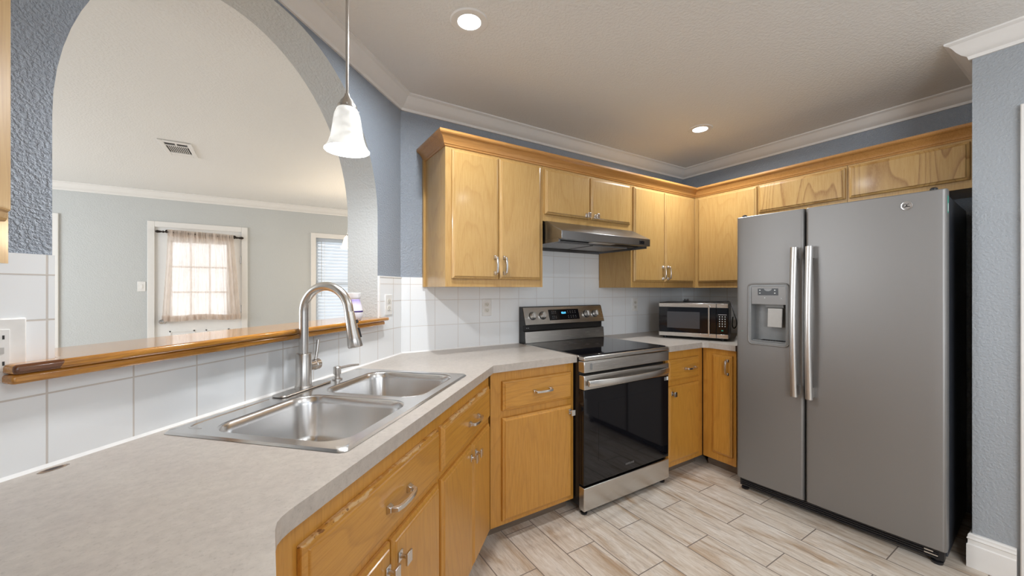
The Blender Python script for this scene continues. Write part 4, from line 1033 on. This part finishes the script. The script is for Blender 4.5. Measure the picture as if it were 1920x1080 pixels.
MB().lathe([(0.0, zs0 + 0.205), (0.008, zs0 + 0.203), (0.011, zs0 + 0.192), (0.022, zs0 + 0.178), (0.026, zs0 + 0.168), (0.033, zs0 + 0.160), (0.034, zs0 + 0.150), (0.0, zs0 + 0.150)], 28).build('socket_cap', 'steel_z', r, angle=50)
prof = [(0.029, zs0 + 0.152), (0.036, zs0 + 0.146), (0.043, zs0 + 0.128), (0.047, zs0 + 0.105), (0.051, zs0 + 0.075), (0.056, zs0 + 0.045), (0.064, zs0 + 0.020), (0.074, zs0 + 0.003), (0.0765, zs0), (0.073, zs0 + 0.002), (0.061, zs0 + 0.022), (0.053, zs0 + 0.046), (0.048, zs0 + 0.076), (0.044, zs0 + 0.105), (0.040, zs0 + 0.127), (0.033, zs0 + 0.143), (0.026, zs0 + 0.148)]
MB().lathe(prof, 44, cap=False).build('glass_shade', 'shade', r, angle=60)
MB().lathe([(0.0, zs0 + 0.045), (0.014, zs0 + 0.048), (0.024, zs0 + 0.066), (0.026, zs0 + 0.085), (0.018, zs0 + 0.112), (0.012, zs0 + 0.15)], 24).build('bulb', 'lens', r)
for a in (20, 140, 260):
    MB().tube([(0.036 * math.cos(R(a)), 0.036 * math.sin(R(a)), zs0 + 0.154), (0.046 * math.cos(R(a)), 0.046 * math.sin(R(a)), zs0 + 0.154)], 0.0022, 8).build('thumb_screw', 'chrome', r)
point('pendant_lamp', (px_, py_, zs0 + 0.012), 12.0, (0.97, 0.98, 1.0), 0.022)

# chandelier of the next room, one shade showing past the arch
ccx, ccy, ccz = 0.98, 4.70, 1.98
r = thing('chandelier', 'small chandelier with cream glass shades in front of the far window blind', 'chandelier', (ccx, ccy, 0))
MB().lathe([(0.012, 1.86), (0.030, 1.88), (0.022, 1.93), (0.012, 1.98), (0.010, 2.10), (0.006, 2.12), (0.006, CE - 0.02), (0.06, CE - 0.015), (0.062, CE)], 20).build('column', 'steel_z', r)
for k in range(4):
    a = R(196 + 90 * k); c_, s_ = math.cos(a), math.sin(a)
    ar = [(0.01, 1.90), (0.08, 1.90), (0.14, 1.96), (0.19, 2.01), (0.235, 1.985), (0.245, 1.94), (0.245, 1.905)]
    arm = MB().tube(smooth_path([(q * c_, q * s_, z) for q, z in ar], 5), 0.007, 8).lathe([(0.022, 1.885), (0.024, 1.90), (0.012, 1.915)], 18, Tr(0.245 * c_, 0.245 * s_, 0)).build('arm', 'steel_z', r)
    sp_ = [(0.024, 0.13), (0.040, 0.11), (0.050, 0.07), (0.060, 0.03), (0.078, 0.0), (0.074, 0.002), (0.057, 0.03), (0.047, 0.07), (0.036, 0.107), (0.022, 0.125)]
    MB().lathe([(q, 1.762 + z) for q, z in sp_], 28, Tr(0.245 * c_, 0.245 * s_, 0), cap=False).build('glass_shade', 'shade_warm', r, angle=60)
point('chandelier_lamp', (ccx, ccy, 1.72), 16, (1.0, 0.80, 0.55), 0.12)

# ------------------------------------------------------------------ next room: door, curtain, window, blind, vent
r = struct(bpy.data.objects.new('door_1', None)); C.objects.link(r)
dy0, dy1 = Y6 + 0.004, Y6 + 0.044
G = (-1.005, -0.445, 0.955, 1.885)
s = MB().box(D0 + 0.003, G[0], dy0, dy1, 0.01, 2.042).box(G[1], D1 - 0.003, dy0, dy1, 0.01, 2.042).box(G[0], G[1], dy0, dy1, 0.01, G[2]).box(G[0], G[1], dy0, dy1, G[3], 2.042)
s.build('slab', 'door_white', r)
mu = MB()
for k in (1, 2):
    x = G[0] + (G[1] - G[0]) * k / 3; mu.box(x - 0.010, x + 0.010, dy0 + 0.008, dy1 - 0.008, G[2], G[3])
    z = G[2] + (G[3] - G[2]) * k / 3; mu.box(G[0], G[1], dy0 + 0.008, dy1 - 0.008, z - 0.010, z + 0.010)
mu.box(G[0], G[0] + 0.016, dy0 - 0.006, dy0, G[2], G[3]).box(G[1] - 0.016, G[1], dy0 - 0.006, dy0, G[2], G[3]).box(G[0], G[1], dy0 - 0.006, dy0, G[2], G[2] + 0.016).box(G[0], G[1], dy0 - 0.006, dy0, G[3] - 0.016, G[3])
mu.build('glazing_bars', 'door_white', r)
MB().box(G[0], G[1], dy0 + 0.018, dy0 + 0.022, G[2], G[3]).build('glass', 'pane', r)
pm = MB()
for x0, x1 in ((-1.02, -0.775), (-0.675, -0.43)):
    for z0, z1 in ((0.12, 0.80),):
        for (a, b, c_, d_) in ((x0, x1, z1 - 0.02, z1), (x0, x1, z0, z0 + 0.02), (x0, x0 + 0.02, z0, z1), (x1 - 0.02, x1, z0, z1), (x0 + 0.05, x1 - 0.05, z0 + 0.05, z1 - 0.05)):
            pm.box(a, b, dy0 - 0.006, dy0 + 0.001, c_, d_)
pm.build('panels', 'door_white', r, bev=0.003)
MB().lathe([(0.030, 0.0), (0.030, 0.008), (0.014, 0.012), (0.012, 0.035), (0.024, 0.045), (0.029, 0.060), (0.024, 0.074), (0.0, 0.078)], 24, Tr(-1.075, dy0, 0.915) @ Rm(90, 'X')).build('door_knob', 'steel_z', r)
for z in (0.25, 1.05, 1.68): MB().lathe([(0.008, -0.045), (0.008, 0.045)], 10, Tr(D1 - 0.010, dy0 - 0.006, z)).build('hinge', 'chrome', r)
cs = 0.062
struct(MB().box(D0 - cs, D0 + 0.004, Y6 - 0.018, Y6, 0, 2.045 + cs).box(D1 - 0.004, D1 + cs, Y6 - 0.018, Y6, 0, 2.045 + cs).box(D0 + 0.004, D1 - 0.004, Y6 - 0.018, Y6, 2.041, 2.045 + cs).build('trim_7', 'white', bev=0.004))
struct(MB().box(-2.01, -1.922, Y6 - 0.018, Y6, 0, 2.12).box(-2.90, -2.01, Y6 - 0.018, Y6, 2.04, 2.12).box(-2.98, -2.90, Y6 - 0.018, Y6, 0, 2.12).build('trim_8', 'white', bev=0.004))
struct(MB().box(-2.90, -2.01, Y6 - 0.006, Y6, 0.01, 2.04).build('door_3', 'door_white'))
# curtain rod and curtain
zr_ = 1.975
r = thing('curtain_rod', 'dark bronze curtain rod with turned ends across the far door', 'curtain rod', (0, Y6, 0))
MB().tube([(-1.055, -0.055, zr_ + 0.008), (-0.36, -0.055, zr_ - 0.014)], 0.008, 12).build('pole', 'dark_metal', r)
for x, sg in ((-1.055, -1), (-0.36, 1)):
    z = zr_ + (0.008 if sg < 0 else -0.014)
    MB().lathe([(0.008, 0.0), (0.016, 0.008), (0.009, 0.02), (0.014, 0.045), (0.017, 0.062), (0.010, 0.078), (0.0, 0.083)], 16, Tr(x, -0.055, z) @ Rm(90 * sg, 'Y')).build('finial', 'dark_metal', r)
    MB().lathe([(0.022, 0.0), (0.022, 0.006), (0.006, 0.010), (0.006, 0.05), (0.012, 0.052), (0.012, 0.062)], 16, Tr(x - sg * 0.022, 0.003, z + 0.012) @ Rm(90, 'X')).build('bracket', 'dark_metal', r)
r = thing('door_curtain', 'sheer beige gathered curtain covering the far door window', 'curtain', (0, Y6 - 0.055, 0))
def curtain(z_t, z_b, name, thick, rows=26, cols=220, frill=False):
    m = MB(); vs = []; fs = []
    for j in range(rows + 1):
        v = j / rows; z = z_t + (z_b - z_t) * v
        fl = max(0.0, (zr_ - z) / (zr_ - 0.925)); fl = min(1, fl)
        xl = -1.025 - 0.055 * fl ** 1.3; xr_ = -0.385 + 0.075 * fl ** 0.9
        for i in range(cols + 1):
            u = i / cols; ph = u * 2 * PI
            x = xl + (xr_ - xl) * u
            amp = 0.010 + 0.011 * min(1, fl * 2.5)
            if frill: amp = 0.013
            f = math.sin(ph * 11 + 1.2 * math.sin(ph * 2 + 0.5)) * (0.6 + 0.4 * math.sin(ph * 3 + 1)) + 0.5 * math.sin(ph * 23 + 2 * math.sin(ph * 4) + 0.6 * math.sin(3 * v)) * (1 - 0.6 * fl)
            y = -0.004 + amp * f * (1.0 if not frill else 1.1)
            vs.append((x, y, z - 0.022 * u * (1 - fl) - 0.008 * math.sin(ph * 1.5) * fl))
    for j in range(rows):
        for i in range(cols): fs.append((j * (cols + 1) + i, j * (cols + 1) + i + 1, (j + 1) * (cols + 1) + i + 1, (j + 1) * (cols + 1) + i))
    m.add(vs, fs)
    return m.build(name, 'sheer', r, angle=180)
curtain(1.955, 0.925, 'panel', 0)
for nm, zt, zb in (('rod_pocket', 2.012, 1.935), ('hem', 0.990, 0.922)):
    o = curtain(zt, zb, nm, 0, rows=3, frill=(nm == 'rod_pocket')); o.location = (0, -0.017, 0)
    o2 = curtain(zt, zb, nm, 0, rows=3, frill=(nm == 'rod_pocket')); o2.location = (0, 0.012, 0)
# window with blind
r = struct(bpy.data.objects.new('window_1', None)); C.objects.link(r)
MB().box(W0, W1, Y6 + 0.07, Y6 + 0.075, 0.70, 2.035).build('glass', 'pane', r)
MB().box(W0, W0 + 0.035, Y6 + 0.055, Y6 + 0.10, 0.70, 2.035).box(W1 - 0.035, W1, Y6 + 0.055, Y6 + 0.10, 0.70, 2.035).box(W0, W1, Y6 + 0.055, Y6 + 0.10, 0.70, 0.74).box(W0, W1, Y6 + 0.055, Y6 + 0.10, 1.995, 2.035).box(W0, W1, Y6 + 0.055, Y6 + 0.10, 1.35, 1.39).build('sash', 'white', r)
struct(MB().box(W0 - 0.062, W0 + 0.003, Y6 - 0.018, Y6, 0.64, 2.10).box(W1 - 0.003, W1 + 0.062, Y6 - 0.018, Y6, 0.64, 2.10).box(W0, W1, Y6 - 0.018, Y6, 2.032, 2.10).box(W0 - 0.08, W1 + 0.08, Y6 - 0.045, Y6, 0.66, 0.70).build('trim_9', 'white', bev=0.004))
r = thing('window_blind', 'white horizontal slat blind in the far window right of the curtained door', 'blind', (0, Y6, 0))
MB().box(W0 + 0.008, W1 - 0.008, 0.002, 0.05, 1.985, 2.030).build('headrail', 'slat', r, bev=0.003)
sl = MB(); nz = 27
for k in range(nz):
    z = 0.735 + (1.965 - 0.735) * k / (nz - 1)
    T = Tr(0, 0.028, z) @ Rm(57, 'X')
    sl.box(W0 + 0.012, W1 - 0.012, -0.025, 0.025, -0.0013, 0.0013, T)
sl.build('slats', 'slat', r, smooth=False)
MB().box(W0 + 0.012, W1 - 0.012, 0.008, 0.048, 0.704, 0.722).build('bottom_rail', 'slat', r, bev=0.003)
for x in (W0 + 0.115, W1 - 0.115): MB().box(x - 0.002, x + 0.002, 0.006, 0.009, 0.72, 1.985).build('ladder_cord', 'plate', r)
MB().tube([(W0 + 0.075, -0.004, 1.985), (W0 + 0.075, -0.006, 1.20)], 0.004, 8).build('tilt_wand', 'grey_light', r)
# ceiling vent
r = thing('ceiling_vent', 'white slotted air vent in the ceiling seen through the arch', 'vent', (-0.630, 4.168, CE))
vf = MB().box(-0.103, -0.072, -0.200, 0.200, -0.010, 0).box(0.072, 0.103, -0.200, 0.200, -0.010, 0).box(-0.072, 0.072, -0.200, -0.155, -0.010, 0).box(-0.072, 0.072, 0.155, 0.200, -0.010, 0)
vf.build('frame', 'white', r, bev=0.003)
MB().box(-0.073, 0.073, -0.156, 0.156, -0.002, -0.0005).build('duct_opening', 'vent_dark', r)
lv = MB()
for k in range(10):
    x = -0.058 + 0.0129 * k
    lv.box(x - 0.0024, x + 0.0024, -0.085, 0.105, -0.0075, -0.0065)
lv.box(-0.072, 0.072, -0.100, -0.085, -0.010, -0.002).box(-0.072, 0.072, 0.105, 0.155, -0.009, -0.002).box(-0.004, 0.004, -0.155, -0.100, -0.009, -0.002)
lv.build('louvres', 'white', r)

# wax warmer on the ledge
r = thing('wax_warmer', 'white and purple ceramic wax warmer on the oak ledge behind the faucet', 'wax warmer', A(-0.470, 0.012, 1.1482), A45)
MB().lathe([(0.0, 0.0), (0.030, 0.0), (0.036, 0.006), (0.041, 0.022), (0.042, 0.038), (0.041, 0.048), (0.036, 0.072), (0.030, 0.092), (0.027, 0.104), (0.029, 0.106), (0.031, 0.112), (0.033, 0.132), (0.028, 0.134), (0.0, 0.124)], 36).build('body', 'warmer', r, angle=50)
MB().lathe([(0.0405, 0.040), (0.0426, 0.041), (0.0426, 0.047), (0.0405, 0.048)], 36, cap=False).build('dark_band', 'purple', r)
